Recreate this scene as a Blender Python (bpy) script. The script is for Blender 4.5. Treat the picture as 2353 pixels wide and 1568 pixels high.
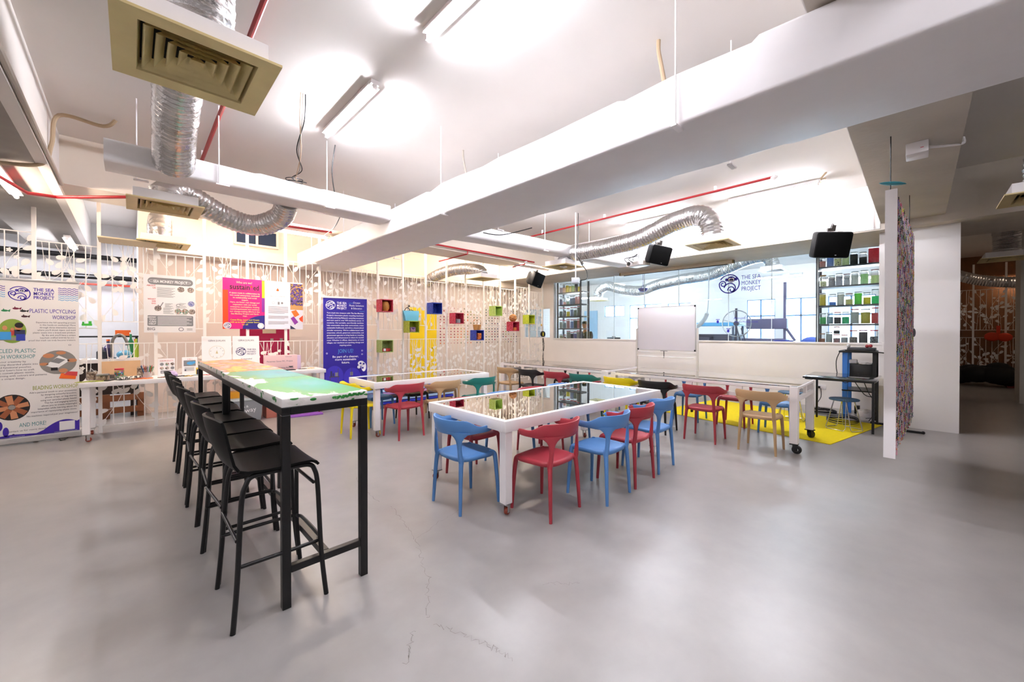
import bpy, bmesh, math, random
from mathutils import Vector, Matrix
for _o in list(bpy.data.objects): bpy.data.objects.remove(_o)
SC = bpy.context.scene
COL = SC.collection
PI = math.pi
R = math.radians
# ------------------------------------------------------------------ camera, world, exposure
cam_d = bpy.data.cameras.new('camera'); cam = bpy.data.objects.new('camera', cam_d); COL.objects.link(cam)
YAW = math.atan(876 / 905)
cam.location = (0, 0, 1.45)
cam.rotation_euler = (R(89.55), 0, -YAW)
cam_d.sensor_width = 36; cam_d.lens = 36 * 905 / 2353
cam_d.shift_y = -(21 - 7) / 2353
cam_d.clip_start = .05; cam_d.clip_end = 100
SC.camera = cam
W = bpy.data.worlds.new('world'); SC.world = W; W.use_nodes = True
_bg = W.node_tree.nodes['Background']
_bg.inputs[0].default_value = (.62, .80, 1, 1); _bg.inputs[1].default_value = 4.0
SC.view_settings.view_transform = 'Standard'; SC.view_settings.look = 'None'
SC.view_settings.gamma = 1; SC.view_settings.use_curve_mapping = False
SC.view_settings.exposure = 2.48
TUBE_POWER = 62.0
SC.cycles.max_bounces = 10; SC.cycles.diffuse_bounces = 5; SC.cycles.glossy_bounces = 4
SC.cycles.transmission_bounces = 6; SC.cycles.transparent_max_bounces = 12
SC.cycles.sample_clamp_indirect = 6.0
SC.cycles.caustics_reflective = False; SC.cycles.caustics_refractive = False
# ------------------------------------------------------------------ materials
def lin(h):
    h = h.lstrip('#'); out = []
    for i in (0, 2, 4):
        c = int(h[i:i + 2], 16) / 255
        out.append(c / 12.92 if c <= .04045 else ((c + .055) / 1.055) ** 2.4)
    return tuple(out) + (1,)
_M = {}
def mat(name, hexc, rough=.5, metal=0., spec=.5, var=0., vscale=6., bump=0., bscale=40., emit=0., alpha=1., coat=0.):
    if name in _M: return _M[name]
    m = bpy.data.materials.new(name); m.use_nodes = True; nt = m.node_tree; b = nt.nodes['Principled BSDF']
    c = lin(hexc)
    b.inputs['Base Color'].default_value = c; b.inputs['Roughness'].default_value = rough
    b.inputs['Metallic'].default_value = metal; b.inputs['Specular IOR Level'].default_value = spec
    b.inputs['Coat Weight'].default_value = coat
    m.diffuse_color = c
    if var or bump:
        tc = nt.nodes.new('ShaderNodeTexCoord')
    if var:
        n = nt.nodes.new('ShaderNodeTexNoise'); n.inputs['Scale'].default_value = vscale; n.inputs['Detail'].default_value = 6
        nt.links.new(tc.outputs['Object'], n.inputs['Vector'])
        r = nt.nodes.new('ShaderNodeMapRange'); r.inputs[1].default_value = .3; r.inputs[2].default_value = .7
        r.inputs[3].default_value = 1 - var; r.inputs[4].default_value = 1 + var * .5
        nt.links.new(n.outputs['Fac'], r.inputs[0])
        mx = nt.nodes.new('ShaderNodeVectorMath'); mx.operation = 'SCALE'; mx.inputs[0].default_value = c[:3]
        nt.links.new(r.outputs[0], mx.inputs['Scale']); nt.links.new(mx.outputs[0], b.inputs['Base Color'])
    if bump:
        n2 = nt.nodes.new('ShaderNodeTexNoise'); n2.inputs['Scale'].default_value = bscale; n2.inputs['Detail'].default_value = 3
        nt.links.new(tc.outputs['Object'], n2.inputs['Vector'])
        bp = nt.nodes.new('ShaderNodeBump'); bp.inputs['Strength'].default_value = bump; bp.inputs['Distance'].default_value = .02
        nt.links.new(n2.outputs['Fac'], bp.inputs['Height']); nt.links.new(bp.outputs[0], b.inputs['Normal'])
    if emit:
        b.inputs['Emission Color'].default_value = c; b.inputs['Emission Strength'].default_value = emit
    if alpha < 1:
        b.inputs['Alpha'].default_value = alpha
    _M[name] = m; return m
def mix_colors(name, cols, scale=8., rough=.5, kind='noise', detail=3., coat=0., stretch=(1, 1, 1), const=True, off=0.):
    """a surface printed or painted with patches of several colours"""
    if name in _M: return _M[name]
    m = bpy.data.materials.new(name); m.use_nodes = True; nt = m.node_tree; b = nt.nodes['Principled BSDF']
    tc = nt.nodes.new('ShaderNodeTexCoord'); mp = nt.nodes.new('ShaderNodeMapping'); mp.inputs['Scale'].default_value = stretch
    mp.inputs['Location'].default_value = (off, off * .7, off * 1.3)
    nt.links.new(tc.outputs['Object'], mp.inputs[0])
    if kind == 'noise':
        n = nt.nodes.new('ShaderNodeTexNoise'); n.inputs['Detail'].default_value = detail; out = n.outputs['Fac']
    else:
        n = nt.nodes.new('ShaderNodeTexVoronoi'); out = n.outputs['Color']
    n.inputs['Scale'].default_value = scale; nt.links.new(mp.outputs[0], n.inputs['Vector'])
    if kind != 'noise':
        sp = nt.nodes.new('ShaderNodeSeparateColor'); nt.links.new(out, sp.inputs[0]); out = sp.outputs[0]
    cr = nt.nodes.new('ShaderNodeValToRGB'); cr.color_ramp.interpolation = 'CONSTANT' if const else 'LINEAR'
    el = cr.color_ramp.elements; k = len(cols); lo, hi = (.32, .68) if kind == 'noise' else (0, 1)
    while len(el) < k: el.new(.5)
    for i, c in enumerate(cols):
        el[i].position = lo + (hi - lo) * i / (k if const else max(1, k - 1)); el[i].color = lin(c)
    nt.links.new(out, cr.inputs[0]); nt.links.new(cr.outputs[0], b.inputs['Base Color'])
    b.inputs['Roughness'].default_value = rough; b.inputs['Coat Weight'].default_value = coat
    _M[name] = m; return m
def glass(name, tint='#FFFFFF', refl=1.0, rough=0., base=.0):
    """thin clear pane: see-through with Fresnel reflection"""
    if name in _M: return _M[name]
    m = bpy.data.materials.new(name); m.use_nodes = True; nt = m.node_tree
    for n in list(nt.nodes): nt.nodes.remove(n)
    o = nt.nodes.new('ShaderNodeOutputMaterial'); t = nt.nodes.new('ShaderNodeBsdfTransparent'); g = nt.nodes.new('ShaderNodeBsdfGlossy')
    t.inputs[0].default_value = lin(tint); g.inputs['Roughness'].default_value = rough
    f = nt.nodes.new('ShaderNodeFresnel'); f.inputs[0].default_value = 1.5
    k = nt.nodes.new('ShaderNodeMath'); k.operation = 'MULTIPLY_ADD'; k.use_clamp = True
    k.inputs[1].default_value = refl; k.inputs[2].default_value = base
    x = nt.nodes.new('ShaderNodeMixShader')
    nt.links.new(f.outputs[0], k.inputs[0]); nt.links.new(k.outputs[0], x.inputs[0])
    nt.links.new(t.outputs[0], x.inputs[1]); nt.links.new(g.outputs[0], x.inputs[2]); nt.links.new(x.outputs[0], o.inputs[0])
    _M[name] = m; return m
def emis(name, hexc, s):
    if name in _M: return _M[name]
    m = bpy.data.materials.new(name); m.use_nodes = True; nt = m.node_tree
    for n in list(nt.nodes): nt.nodes.remove(n)
    o = nt.nodes.new('ShaderNodeOutputMaterial'); e = nt.nodes.new('ShaderNodeEmission')
    e.inputs[0].default_value = lin(hexc); e.inputs[1].default_value = s
    nt.links.new(e.outputs[0], o.inputs[0]); _M[name] = m; return m
def floor_material():
    m = bpy.data.materials.new('grey epoxy floor'); m.use_nodes = True; nt = m.node_tree; b = nt.nodes['Principled BSDF']
    tc = nt.nodes.new('ShaderNodeTexCoord')
    def noise(s, d, ro=.55):
        n = nt.nodes.new('ShaderNodeTexNoise'); n.inputs['Scale'].default_value = s; n.inputs['Detail'].default_value = d
        n.inputs['Roughness'].default_value = ro; nt.links.new(tc.outputs['Object'], n.inputs['Vector']); return n
    a, c, d = noise(.7, 8, .6), noise(5, 6), noise(45, 8, .75)
    cr = nt.nodes.new('ShaderNodeValToRGB'); e = cr.color_ramp.elements
    e[0].position = .3; e[0].color = lin('#918D8A'); e[1].position = .7; e[1].color = lin('#A09C98')
    nt.links.new(a.outputs[0], cr.inputs[0])
    mx = nt.nodes.new('ShaderNodeMixRGB'); mx.blend_type = 'OVERLAY'; mx.inputs[0].default_value = .13
    nt.links.new(cr.outputs[0], mx.inputs[1]); nt.links.new(c.outputs[0], mx.inputs[2])
    sc = nt.nodes.new('ShaderNodeMapRange'); sc.inputs[1].default_value = .68; sc.inputs[2].default_value = .8
    sc.inputs[3].default_value = 0; sc.inputs[4].default_value = .3
    nt.links.new(d.outputs[0], sc.inputs[0])
    m2 = nt.nodes.new('ShaderNodeMixRGB'); m2.inputs[2].default_value = lin('#6B655E')
    nt.links.new(sc.outputs[0], m2.inputs[0]); nt.links.new(mx.outputs[0], m2.inputs[1]); nt.links.new(m2.outputs[0], b.inputs['Base Color'])
    ro = nt.nodes.new('ShaderNodeMapRange'); ro.inputs[3].default_value = .285; ro.inputs[4].default_value = .325
    nt.links.new(c.outputs[0], ro.inputs[0]); nt.links.new(ro.outputs[0], b.inputs['Roughness'])
    b.inputs['Specular IOR Level'].default_value = .5
    bp = nt.nodes.new('ShaderNodeBump'); bp.inputs['Strength'].default_value = .05; bp.inputs['Distance'].default_value = .01
    nt.links.new(c.outputs[0], bp.inputs['Height']); nt.links.new(bp.outputs[0], b.inputs['Normal'])
    return m
WHITE = mat('white paint', '#F3EEEA', .55, var=.03, vscale=1.5)
CEIL = mat('ceiling paint', '#E2DDD8', .8, var=.05, vscale=.9)
CREAM = mat('cream paint', '#E6DACB', .6, var=.04, vscale=2)
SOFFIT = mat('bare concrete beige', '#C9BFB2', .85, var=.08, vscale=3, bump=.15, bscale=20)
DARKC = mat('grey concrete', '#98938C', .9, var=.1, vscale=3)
FENCE = mat('fence enamel', '#F7F2EC', .4)
WMETAL = mat('white steel', '#F0EBEA', .35)
BLACK = mat('black steel', '#0B0A0B', .35, spec=.4, var=.2)
BPLY = mat('black lacquered ply', '#050505', .5, spec=.14, var=.1, vscale=20)
SILVER = mat('silver foil', '#D0CDCB', .26, 1., var=.1, vscale=9, bump=.35, bscale=28)
STEEL = mat('steel', '#B9B9BA', .28, 1.)
CHROME = mat('chrome', '#D8D8D8', .12, 1.)
REDP = mat('red pipe paint', '#A3141E', .4)
BEIGEV = mat('aged beige enamel', '#D9C48C', .5, var=.08)
BLACKR = mat('black rubber', '#0E0E0F', .6)
DARK = mat('painted neck shade', '#17150F', .9)
PAPER = mat('white paper', '#F0EEEE', .6)
# ------------------------------------------------------------------ mesh builder
class MB:
    def __init__(s): s.v = []; s.f = []; s.m = []; s.mats = []
    def mi(s, m):
        if m not in s.mats: s.mats.append(m)
        return s.mats.index(m)
    def add(s, vs, fs, m=None):
        o = len(s.v); s.v += [tuple(v) for v in vs]; k = s.mi(m) if m is not None else 0
        for f in fs: s.f.append(tuple(i + o for i in f)); s.m.append(k)
    def box(s, c, d, m=None, rz=0., rx=0., ry=0., taper=1.):
        hx, hy, hz = d[0] / 2, d[1] / 2, d[2] / 2
        M = Matrix.Rotation(rz, 3, 'Z') @ Matrix.Rotation(ry, 3, 'Y') @ Matrix.Rotation(rx, 3, 'X')
        vs = []
        for z in (-1, 1):
            t = taper if z > 0 else 1
            for x, y in ((-1, -1), (1, -1), (1, 1), (-1, 1)): vs.append(Vector(c) + M @ Vector((x * hx * t, y * hy * t, z * hz)))
        s.add(vs, [(3, 2, 1, 0), (4, 5, 6, 7), (0, 1, 5, 4), (1, 2, 6, 5), (2, 3, 7, 6), (3, 0, 4, 7)], m); return s
    def bb(s, lo, hi, m=None):
        return s.box([(a + b) / 2 for a, b in zip(lo, hi)], [abs(b - a) for a, b in zip(lo, hi)], m)
    def tube(s, pts, r, n=8, m=None, caps=True, closed=False):
        pts = [Vector(p) for p in pts]; L = len(pts); rs = r if isinstance(r, (list, tuple)) else [r] * L
        vs = []; nrm = None
        for i, p in enumerate(pts):
            a = pts[i - 1] if i > 0 else (pts[-1] if closed else p); b = pts[i + 1] if i < L - 1 else (pts[0] if closed else p)
            t = (b - a)
            t = t.normalized() if t.length > 1e-9 else Vector((0, 0, 1))
            if nrm is None:
                nrm = t.orthogonal().normalized()
            else:
                nrm = nrm - t * nrm.dot(t)
                nrm = nrm.normalized() if nrm.length > 1e-6 else t.orthogonal().normalized()
            bn = t.cross(nrm)
            for k in range(n):
                an = 2 * PI * k / n; vs.append(p + (nrm * math.cos(an) + bn * math.sin(an)) * rs[i])
        fs = []
        for i in range(L if closed else L - 1):
            j = (i + 1) % L
            for k in range(n): fs.append((i * n + k, i * n + (k + 1) % n, j * n + (k + 1) % n, j * n + k))
        if caps and not closed:
            fs.append(tuple(range(n - 1, -1, -1))); fs.append(tuple((L - 1) * n + k for k in range(n)))
        s.add(vs, fs, m); return s
    def cyl(s, a, b, r, n=16, m=None, r2=None): return s.tube([a, b], [r, r if r2 is None else r2], n, m)
    def lathe(s, c, prof, n=20, m=None, axis='Z'):
        c = Vector(c); vs = []; L = len(prof)
        for r, z in prof:
            for k in range(n):
                a = 2 * PI * k / n; p = (r * math.cos(a), r * math.sin(a), z)
                if axis == 'X': p = (p[2], p[0], p[1])
                if axis == 'Y': p = (p[1], p[2], p[0])
                vs.append(c + Vector(p))
        fs = [(i * n + k, i * n + (k + 1) % n, (i + 1) * n + (k + 1) % n, (i + 1) * n + k) for i in range(L - 1) for k in range(n)]
        fs.append(tuple(range(n - 1, -1, -1))); fs.append(tuple((L - 1) * n + k for k in range(n)))
        s.add(vs, fs, m); return s
    def prism(s, poly, z0, z1, m=None):
        n = len(poly); vs = [(x, y, z0) for x, y in poly] + [(x, y, z1) for x, y in poly]
        s.add(vs, [tuple(range(n - 1, -1, -1)), tuple(range(n, 2 * n))] + [(i, (i + 1) % n, n + (i + 1) % n, n + i) for i in range(n)], m); return s
    def loft(s, secs, m=None, caps=True):
        n = len(secs[0]); vs = [p for q in secs for p in q]
        fs = [(i * n + k, i * n + (k + 1) % n, (i + 1) * n + (k + 1) % n, (i + 1) * n + k) for i in range(len(secs) - 1) for k in range(n)]
        if caps: fs += [tuple(range(n - 1, -1, -1)), tuple((len(secs) - 1) * n + k for k in range(n))]
        s.add(vs, fs, m); return s
    def ball(s, c, r, m=None, n=14, k=9, sq=(1, 1, 1)):
        prof = [(max(1e-4, math.sin(PI * i / k)) * r, -math.cos(PI * i / k) * r) for i in range(k + 1)]
        o = len(s.v); s.lathe((0, 0, 0), prof, n, m)
        for i in range(o, len(s.v)):
            v = s.v[i]; s.v[i] = (c[0] + v[0] * sq[0], c[1] + v[1] * sq[1], c[2] + v[2] * sq[2])
        return s
    def sheet(s, g, m=None):
        """grid of points -> surface"""
        nr, nc = len(g), len(g[0]); vs = [p for r in g for p in r]
        s.add(vs, [(i * nc + k, i * nc + k + 1, (i + 1) * nc + k + 1, (i + 1) * nc + k) for i in range(nr - 1) for k in range(nc - 1)], m); return s
    def slab(s, g, th, m=None):
        """grid surface given thickness along its normals"""
        nr, nc = len(g), len(g[0]); G = [[Vector(p) for p in r] for r in g]; B = []
        for i in range(nr):
            row = []
            for k in range(nc):
                a = G[min(i + 1, nr - 1)][k] - G[max(i - 1, 0)][k]; b = G[i][min(k + 1, nc - 1)] - G[i][max(k - 1, 0)]
                row.append(G[i][k] - a.cross(b).normalized() * th)
            B.append(row)
        vs = [p for r in G for p in r] + [p for r in B for p in r]; o = nr * nc; fs = []
        for i in range(nr - 1):
            for k in range(nc - 1):
                q = (i * nc + k, i * nc + k + 1, (i + 1) * nc + k + 1, (i + 1) * nc + k)
                fs.append(q); fs.append(tuple(o + x for x in reversed(q)))
        edge = [k for k in range(nc)] + [i * nc + nc - 1 for i in range(1, nr)] + [(nr - 1) * nc + k for k in range(nc - 2, -1, -1)] + [i * nc for i in range(nr - 2, 0, -1)]
        for i in range(len(edge)):
            a, b = edge[i], edge[(i + 1) % len(edge)]; fs.append((b, a, o + a, o + b))
        s.add(vs, fs, m); return s
    def mesh(s, name, smooth=35, bevel=0., segs=2, weld=False):
        me = bpy.data.meshes.new(name); me.from_pydata([tuple(v) for v in s.v], [], s.f)
        for m in s.mats: me.materials.append(m)
        if len(s.mats) > 1: me.polygons.foreach_set('material_index', s.m)
        if bevel or smooth:
            bm = bmesh.new(); bm.from_mesh(me)
            bmesh.ops.recalc_face_normals(bm, faces=bm.faces)
            if bevel:
                es = [e for e in bm.edges if e.is_manifold and e.calc_face_angle(0) > .5]
                bmesh.ops.bevel(bm, geom=es, offset=bevel, segments=segs, profile=.5, affect='EDGES', clamp_overlap=True)
            bm.to_mesh(me); bm.free()
        if smooth:
            me.shade_smooth(); me.set_sharp_from_angle(angle=R(smooth))
        return me
    def obj(s, name, m=None, parent=None, smooth=35, bevel=0., segs=2, loc=None, rz=0.):
        if m is not None: s.mats = [m]; s.m = [0] * len(s.f)
        o = bpy.data.objects.new(name, s.mesh(name, smooth, bevel, segs)); COL.objects.link(o)
        if parent is not None: o.parent = parent
        if loc is not None: o.location = loc
        o.rotation_euler.z = rz
        return o
def tag(o, label=None, cat=None, group=None, kind=None):
    if label: o['label'] = label
    if cat: o['category'] = cat
    if group: o['group'] = group
    if kind: o['kind'] = kind
    return o
def thing(name, label, cat, loc=(0, 0, 0), rz=0., group=None):
    o = bpy.data.objects.new(name, None); COL.objects.link(o); o.location = loc; o.rotation_euler.z = rz
    o.empty_display_size = .1
    return tag(o, label, cat, group)
def dup(o, label=None, loc=None, rz=None, group=None, mats=None, parent=None):
    """copy of a thing with copies of its parts and sub-parts"""
    c = o.copy(); COL.objects.link(c)
    if parent is not None: c.parent = parent
    if label: c['label'] = label
    if group: c['group'] = group
    if loc is not None: c.location = loc
    if rz is not None: c.rotation_euler.z = rz
    for ch in list(o.children): dup(ch, parent=c, mats=mats)
    if mats and c.type == 'MESH' and len(c.material_slots) == 1 and c.material_slots[0].material in mats:
        c.material_slots[0].link = 'OBJECT'; c.material_slots[0].material = mats[o.material_slots[0].material]
    return c
def struct(name, mb, m=None, smooth=0, bevel=0., parent=None):
    o = mb.obj(name, m, parent, smooth, bevel); o['kind'] = 'structure'; return o
def curve_pts(pts, n=8):
    """Catmull-Rom through points"""
    P = [Vector(p) for p in pts]; out = []
    for i in range(len(P) - 1):
        a, b, c, d = P[max(i - 1, 0)], P[i], P[i + 1], P[min(i + 2, len(P) - 1)]
        for k in range(n):
            t = k / n
            out.append(.5 * ((2 * b) + (c - a) * t + (2 * a - 5 * b + 4 * c - d) * t * t + (3 * b - a - 3 * c + d) * t ** 3))
    out.append(P[-1]); return out
# ------------------------------------------------------------------ flat print: shapes and lettering on a surface
_TX = {}
def text_geo(t, bold=False):
    k = (t, bold)
    if k in _TX: return _TX[k]
    cu = bpy.data.curves.new('lettering', 'FONT'); cu.body = t; cu.size = 1; cu.resolution_u = 2; cu.fill_mode = 'FRONT'
    if bold: cu.offset = .018
    ob = bpy.data.objects.new('lettering', cu); COL.objects.link(ob)
    dg = bpy.context.evaluated_depsgraph_get(); me = ob.evaluated_get(dg).to_mesh()
    vs = [(v.co.x, v.co.y) for v in me.vertices]; fs = [tuple(p.vertices) for p in me.polygons]
    ob.evaluated_get(dg).to_mesh_clear(); bpy.data.objects.remove(ob); bpy.data.curves.remove(cu)
    w = max((v[0] for v in vs), default=0)
    _TX[k] = (vs, fs, w); return _TX[k]
class Print:
    """draws on the plane through O spanned by unit vectors ux, uz; layers stack along n"""
    def __init__(s, O, ux=(1, 0, 0), uz=(0, 0, 1), n=(0, -1, 0), step=.0006):
        s.O = Vector(O); s.ux = Vector(ux); s.uz = Vector(uz); s.n = Vector(n); s.mb = MB(); s.step = step
    def P(s, x, z, l): return s.O + s.ux * x + s.uz * z + s.n * (s.step * l)
    def poly(s, pts, m, l=1): s.mb.add([s.P(x, z, l) for x, z in pts], [tuple(range(len(pts)))], m)
    def rect(s, x0, z0, x1, z1, m, l=1): s.poly([(x0, z0), (x1, z0), (x1, z1), (x0, z1)], m, l)
    def ell(s, x, z, rx, rz, m, l=1, n=28): s.poly([(x + rx * math.cos(2 * PI * k / n), z + rz * math.sin(2 * PI * k / n)) for k in range(n)], m, l)
    def rrect(s, x0, z0, x1, z1, r, m, l=1):
        pts = []
        for cx, cz, a in ((x1 - r, z1 - r, 0), (x0 + r, z1 - r, 90), (x0 + r, z0 + r, 180), (x1 - r, z0 + r, 270)):
            for k in range(6): an = R(a + 18 * k); pts.append((cx + r * math.cos(an), cz + r * math.sin(an)))
        s.poly(pts, m, l)
    def stroke(s, pts, w, m, l=1, closed=False):
        n = len(pts); vs = []; W2 = w if isinstance(w, list) else [w] * n
        for i, (x, z) in enumerate(pts):
            a = pts[i - 1] if i > 0 else (pts[-1] if closed else pts[0]); b = pts[(i + 1) % n] if (i < n - 1 or closed) else pts[-1]
            dx, dz = b[0] - a[0], b[1] - a[1]; d = math.hypot(dx, dz) or 1; nx, nz = -dz / d, dx / d
            vs += [s.P(x + nx * W2[i] / 2, z + nz * W2[i] / 2, l), s.P(x - nx * W2[i] / 2, z - nz * W2[i] / 2, l)]
        s.mb.add(vs, [(2 * i, 2 * i + 1, 2 * ((i + 1) % n) + 1, 2 * ((i + 1) % n)) for i in range(n if closed else n - 1)], m)
    def arc(s, x, z, rx, rz, a0, a1, w, m, l=1, n=24):
        s.stroke([(x + rx * math.cos(R(a0 + (a1 - a0) * k / n)), z + rz * math.sin(R(a0 + (a1 - a0) * k / n))) for k in range(n + 1)], w, m, l)
    def text(s, t, x, z, size, m, al='l', l=1, bold=False, fit=None, stretch=1., rot=0.):
        vs, fs, w = text_geo(t, bold)
        k = stretch
        if fit: k = fit / max(1e-6, w * size)
        ox = {'l': 0, 'c': -w * size * k / 2, 'r': -w * size * k}[al]; c, sn = math.cos(rot), math.sin(rot)
        q = [((ox + a * size * k), b * size) for a, b in vs]
        s.mb.add([s.P(x + a * c - b * sn, z + a * sn + b * c, l) for a, b in q], fs, m)
    def para(s, lines, x, z, size, dz, m, al='l', l=1, bold=False, width=None, st=1.):
        for i, t in enumerate(lines): s.text(t, x, z - i * dz, size, m, al, l, bold, fit=(width if width and len(t) > 20 else None), stretch=st)
    def monkey(s, x, z, r, m, bg=None, l=1):
        """round emblem: a curled monkey in line work"""
        w = r * .11; S = lambda pts, ww=1.: s.stroke([(x + a * r, z + b * r) for a, b in pts], w * ww, m, l)
        C = lambda cx, cz, q, a0, a1, n=18: [(cx + q * math.cos(R(a0 + (a1 - a0) * k / n)), cz + q * math.sin(R(a0 + (a1 - a0) * k / n))) for k in range(n + 1)]
        S(C(0, 0, .95, 150, -185, 40))                                   # outer ring
        sp = lambda cx, cz, q0, q1, a0, a1, n=26: [(cx + (q0 + (q1 - q0) * k / n) * math.cos(R(a0 + (a1 - a0) * k / n)), cz + (q0 + (q1 - q0) * k / n) * math.sin(R(a0 + (a1 - a0) * k / n))) for k in range(n + 1)]
        S(sp(-.6, .0, .36, .1, 180, -300))                               # arm curl
        S(sp(.12, -.5, .62, .42, 170, -60)); S(sp(.22, -.62, .36, .1, 190, -230))  # tail curl
        s.ell(x + .2 * r, z + .44 * r, .37 * r, .33 * r, m, l)           # head
        for sx in (-.24, .64): s.ell(x + sx * r, z + .44 * r, .15 * r, .16 * r, m, l)
        f = bg or PAPER
        for sx in (.07, .33): s.ell(x + sx * r, z + .46 * r, .15 * r, .15 * r, f, l + 1)
        s.ell(x + .2 * r, z + .3 * r, .24 * r, .17 * r, f, l + 1)
        for sx in (.1, .3): s.ell(x + sx * r, z + .46 * r, .05 * r, .065 * r, m, l + 2, 12)
        s.arc(x + .2 * r, z + .3 * r, .14 * r, .1 * r, 200, 340, w * .5, m, l + 2, 10)
    def waves(s, x0, x1, z, h, rows, m, w, l=1, m2=None):
        for i in range(rows):
            zz = z - i * h
            s.stroke([(x0 + (x1 - x0) * k / 24, zz + math.sin(k * PI / 3) * h * .22) for k in range(25)], w, (m2 if m2 and i >= rows / 2 else m), l)
    def obj(s, name, parent): return s.mb.obj(name, None, parent, smooth=0)
# ================================================================== the setting
struct('floor', MB().bb((-6, -6, -.1), (19, 13, 0)), floor_material())
cb = MB().bb((-6, -6, 3.7), (19, 13, 3.85)); struct('ceiling', cb, CEIL)
def wall(name, *boxes, m=WHITE):
    mb = MB()
    for lo, hi in boxes: mb.bb(lo, hi)
    return struct(name, mb, m)
BACKW = mat('pinkish cream wall paint', '#E4D6CB', .6, var=.03, vscale=1.2)
wall('wall_back', ((.1, 9.5, 0), (9.7, 9.62, 3.7)), m=BACKW)
wall('wall_left', ((-6.1, -6, 0), (-6, 13, 3.7)))
wall('wall_front', ((-6, -6.1, 0), (19, -6, 3.7)))
wall('wall_kitchen', ((-6, 11.9, 0), (.2, 12.02, 3.7)), ((.1, 9.62, 0), (.2, 11.9, 3.7)), m=mat('grey white wall', '#D9D8D8', .6, var=.04))
# glazed wall: low wall, jambs, end pier by the back wall
wall('wall_right', ((9.6, .35, 0), (9.72, 9.5, 1.24)), ((9.6, 8.03, 1.24), (9.72, 8.17, 3.0)), ((9.6, 9.34, 1.24), (9.72, 9.5, 3.0)),
     ((9.6, 8.17, 2.23), (9.72, 9.34, 3.0)))
struct('trim_sill', MB().bb((9.57, .44, 1.22), (9.74, 8.03, 1.25)), WHITE)
wall('wall_workshop_side', ((9.3, -.42, 0), (18.3, -.3, 3.7)), ((9.7, 11.6, 0), (16.1, 11.72, 3.7)))  # corridor-side wall lengthened to block outside light from the corridor
# far workshop wall with daylight windows (real openings)
WIN = [(.9, 2.02, 1.0, 2.58), (2.29, 3.18, 1.0, 2.58), (3.46, 4.33, 1.0, 2.59), (6.32, 7.25, 1.0, 2.61), (7.52, 8.99, 1.0, 2.63), (9.26, 10.28, 2.15, 2.65)]
wb = MB(); y = -.3
for a, b, z0, z1 in WIN:
    wb.bb((16, y, 0), (16.15, a, 3.7)); wb.bb((16, a, 0), (16.15, b, z0)); wb.bb((16, a, z1), (16.15, b, 3.7)); y = b
wb.bb((16, y, 0), (16.15, 11.6, 3.7)); struct('wall_workshop', wb, WHITE)
BLUEF = mat('blue window enamel', '#7FA8D8', .4)
for i, (a, b, z0, z1) in enumerate(WIN):
    f = MB(); n = 2 if b - a > .95 else 2
    for yy in (a, b, (a + b) / 2): f.bb((16.03, yy - .025, z0), (16.09, yy + .025, z1))
    rows = [z0, z1] + ([z1 - .58] if z1 - z0 > 1 else [])
    for zz in rows: f.bb((16.03, a, zz - .025), (16.09, b, zz + .025))
    struct('window_%d' % (i + 3), f, BLUEF)
# beams
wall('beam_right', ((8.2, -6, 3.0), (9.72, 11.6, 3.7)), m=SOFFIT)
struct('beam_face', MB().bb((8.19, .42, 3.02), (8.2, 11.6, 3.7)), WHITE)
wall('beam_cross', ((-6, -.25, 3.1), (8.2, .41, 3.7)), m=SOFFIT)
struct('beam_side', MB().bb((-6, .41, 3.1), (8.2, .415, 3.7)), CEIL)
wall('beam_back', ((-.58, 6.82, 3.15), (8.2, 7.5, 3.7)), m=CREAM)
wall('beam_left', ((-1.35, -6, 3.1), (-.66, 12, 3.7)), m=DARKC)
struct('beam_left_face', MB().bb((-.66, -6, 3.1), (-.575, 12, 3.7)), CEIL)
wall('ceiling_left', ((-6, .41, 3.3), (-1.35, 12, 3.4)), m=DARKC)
wall('bulkhead', ((.2, 9.02, 2.83), (9.6, 9.5, 3.02)), m=CREAM)
# column under the beam
struct('column', MB().bb((8.45, -.405, 0), (9.3, .44, 3.1)), WHITE)
struct('trim_column_corner', MB().bb((9.3, .3, 0), (9.72, .44, 3.0)), WHITE)
struct('column_corridor', MB().bb((12.9, -2.3, 0), (13.5, -1.42, 3.7)), mat('corridor column paint', '#C9C3B8', .7))
# far corridor end
wall('wall_corridor', ((18.2, -6, 0), (18.3, -.3, 3.7)), m=mat('orange brown timber boards', '#7A4A22', .6, var=.25, vscale=3))
# yellow door in the back wall
dr = MB().bb((5.36, 9.465, 0), (6.2, 9.5, 2.11)); d_ = struct('door_1', dr, mat('yellow gloss paint', '#F5D500', .4, var=.03))
fr = MB()
for x in (5.31, 6.2): fr.bb((x, 9.46, 0), (x + .05, 9.5, 2.16))
fr.bb((5.31, 9.46, 2.11), (6.25, 9.5, 2.16)); struct('door_frame', fr, BACKW, parent=d_)
hd = MB().cyl((6.12, 9.42, 1.0), (6.12, 9.466, 1.0), .022, m=BLACK).cyl((6.12, 9.42, 1.0), (6.02, 9.42, 1.0), .009, m=BLACK); struct('door_handle', hd, BLACK, parent=d_)
LB = mat('pale blue door paint', '#A9CDE6', .5)
struct('door_2', MB().bb((15.95, 10.66, 0), (16.0, 11.4, 2.46)), LB)
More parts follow.
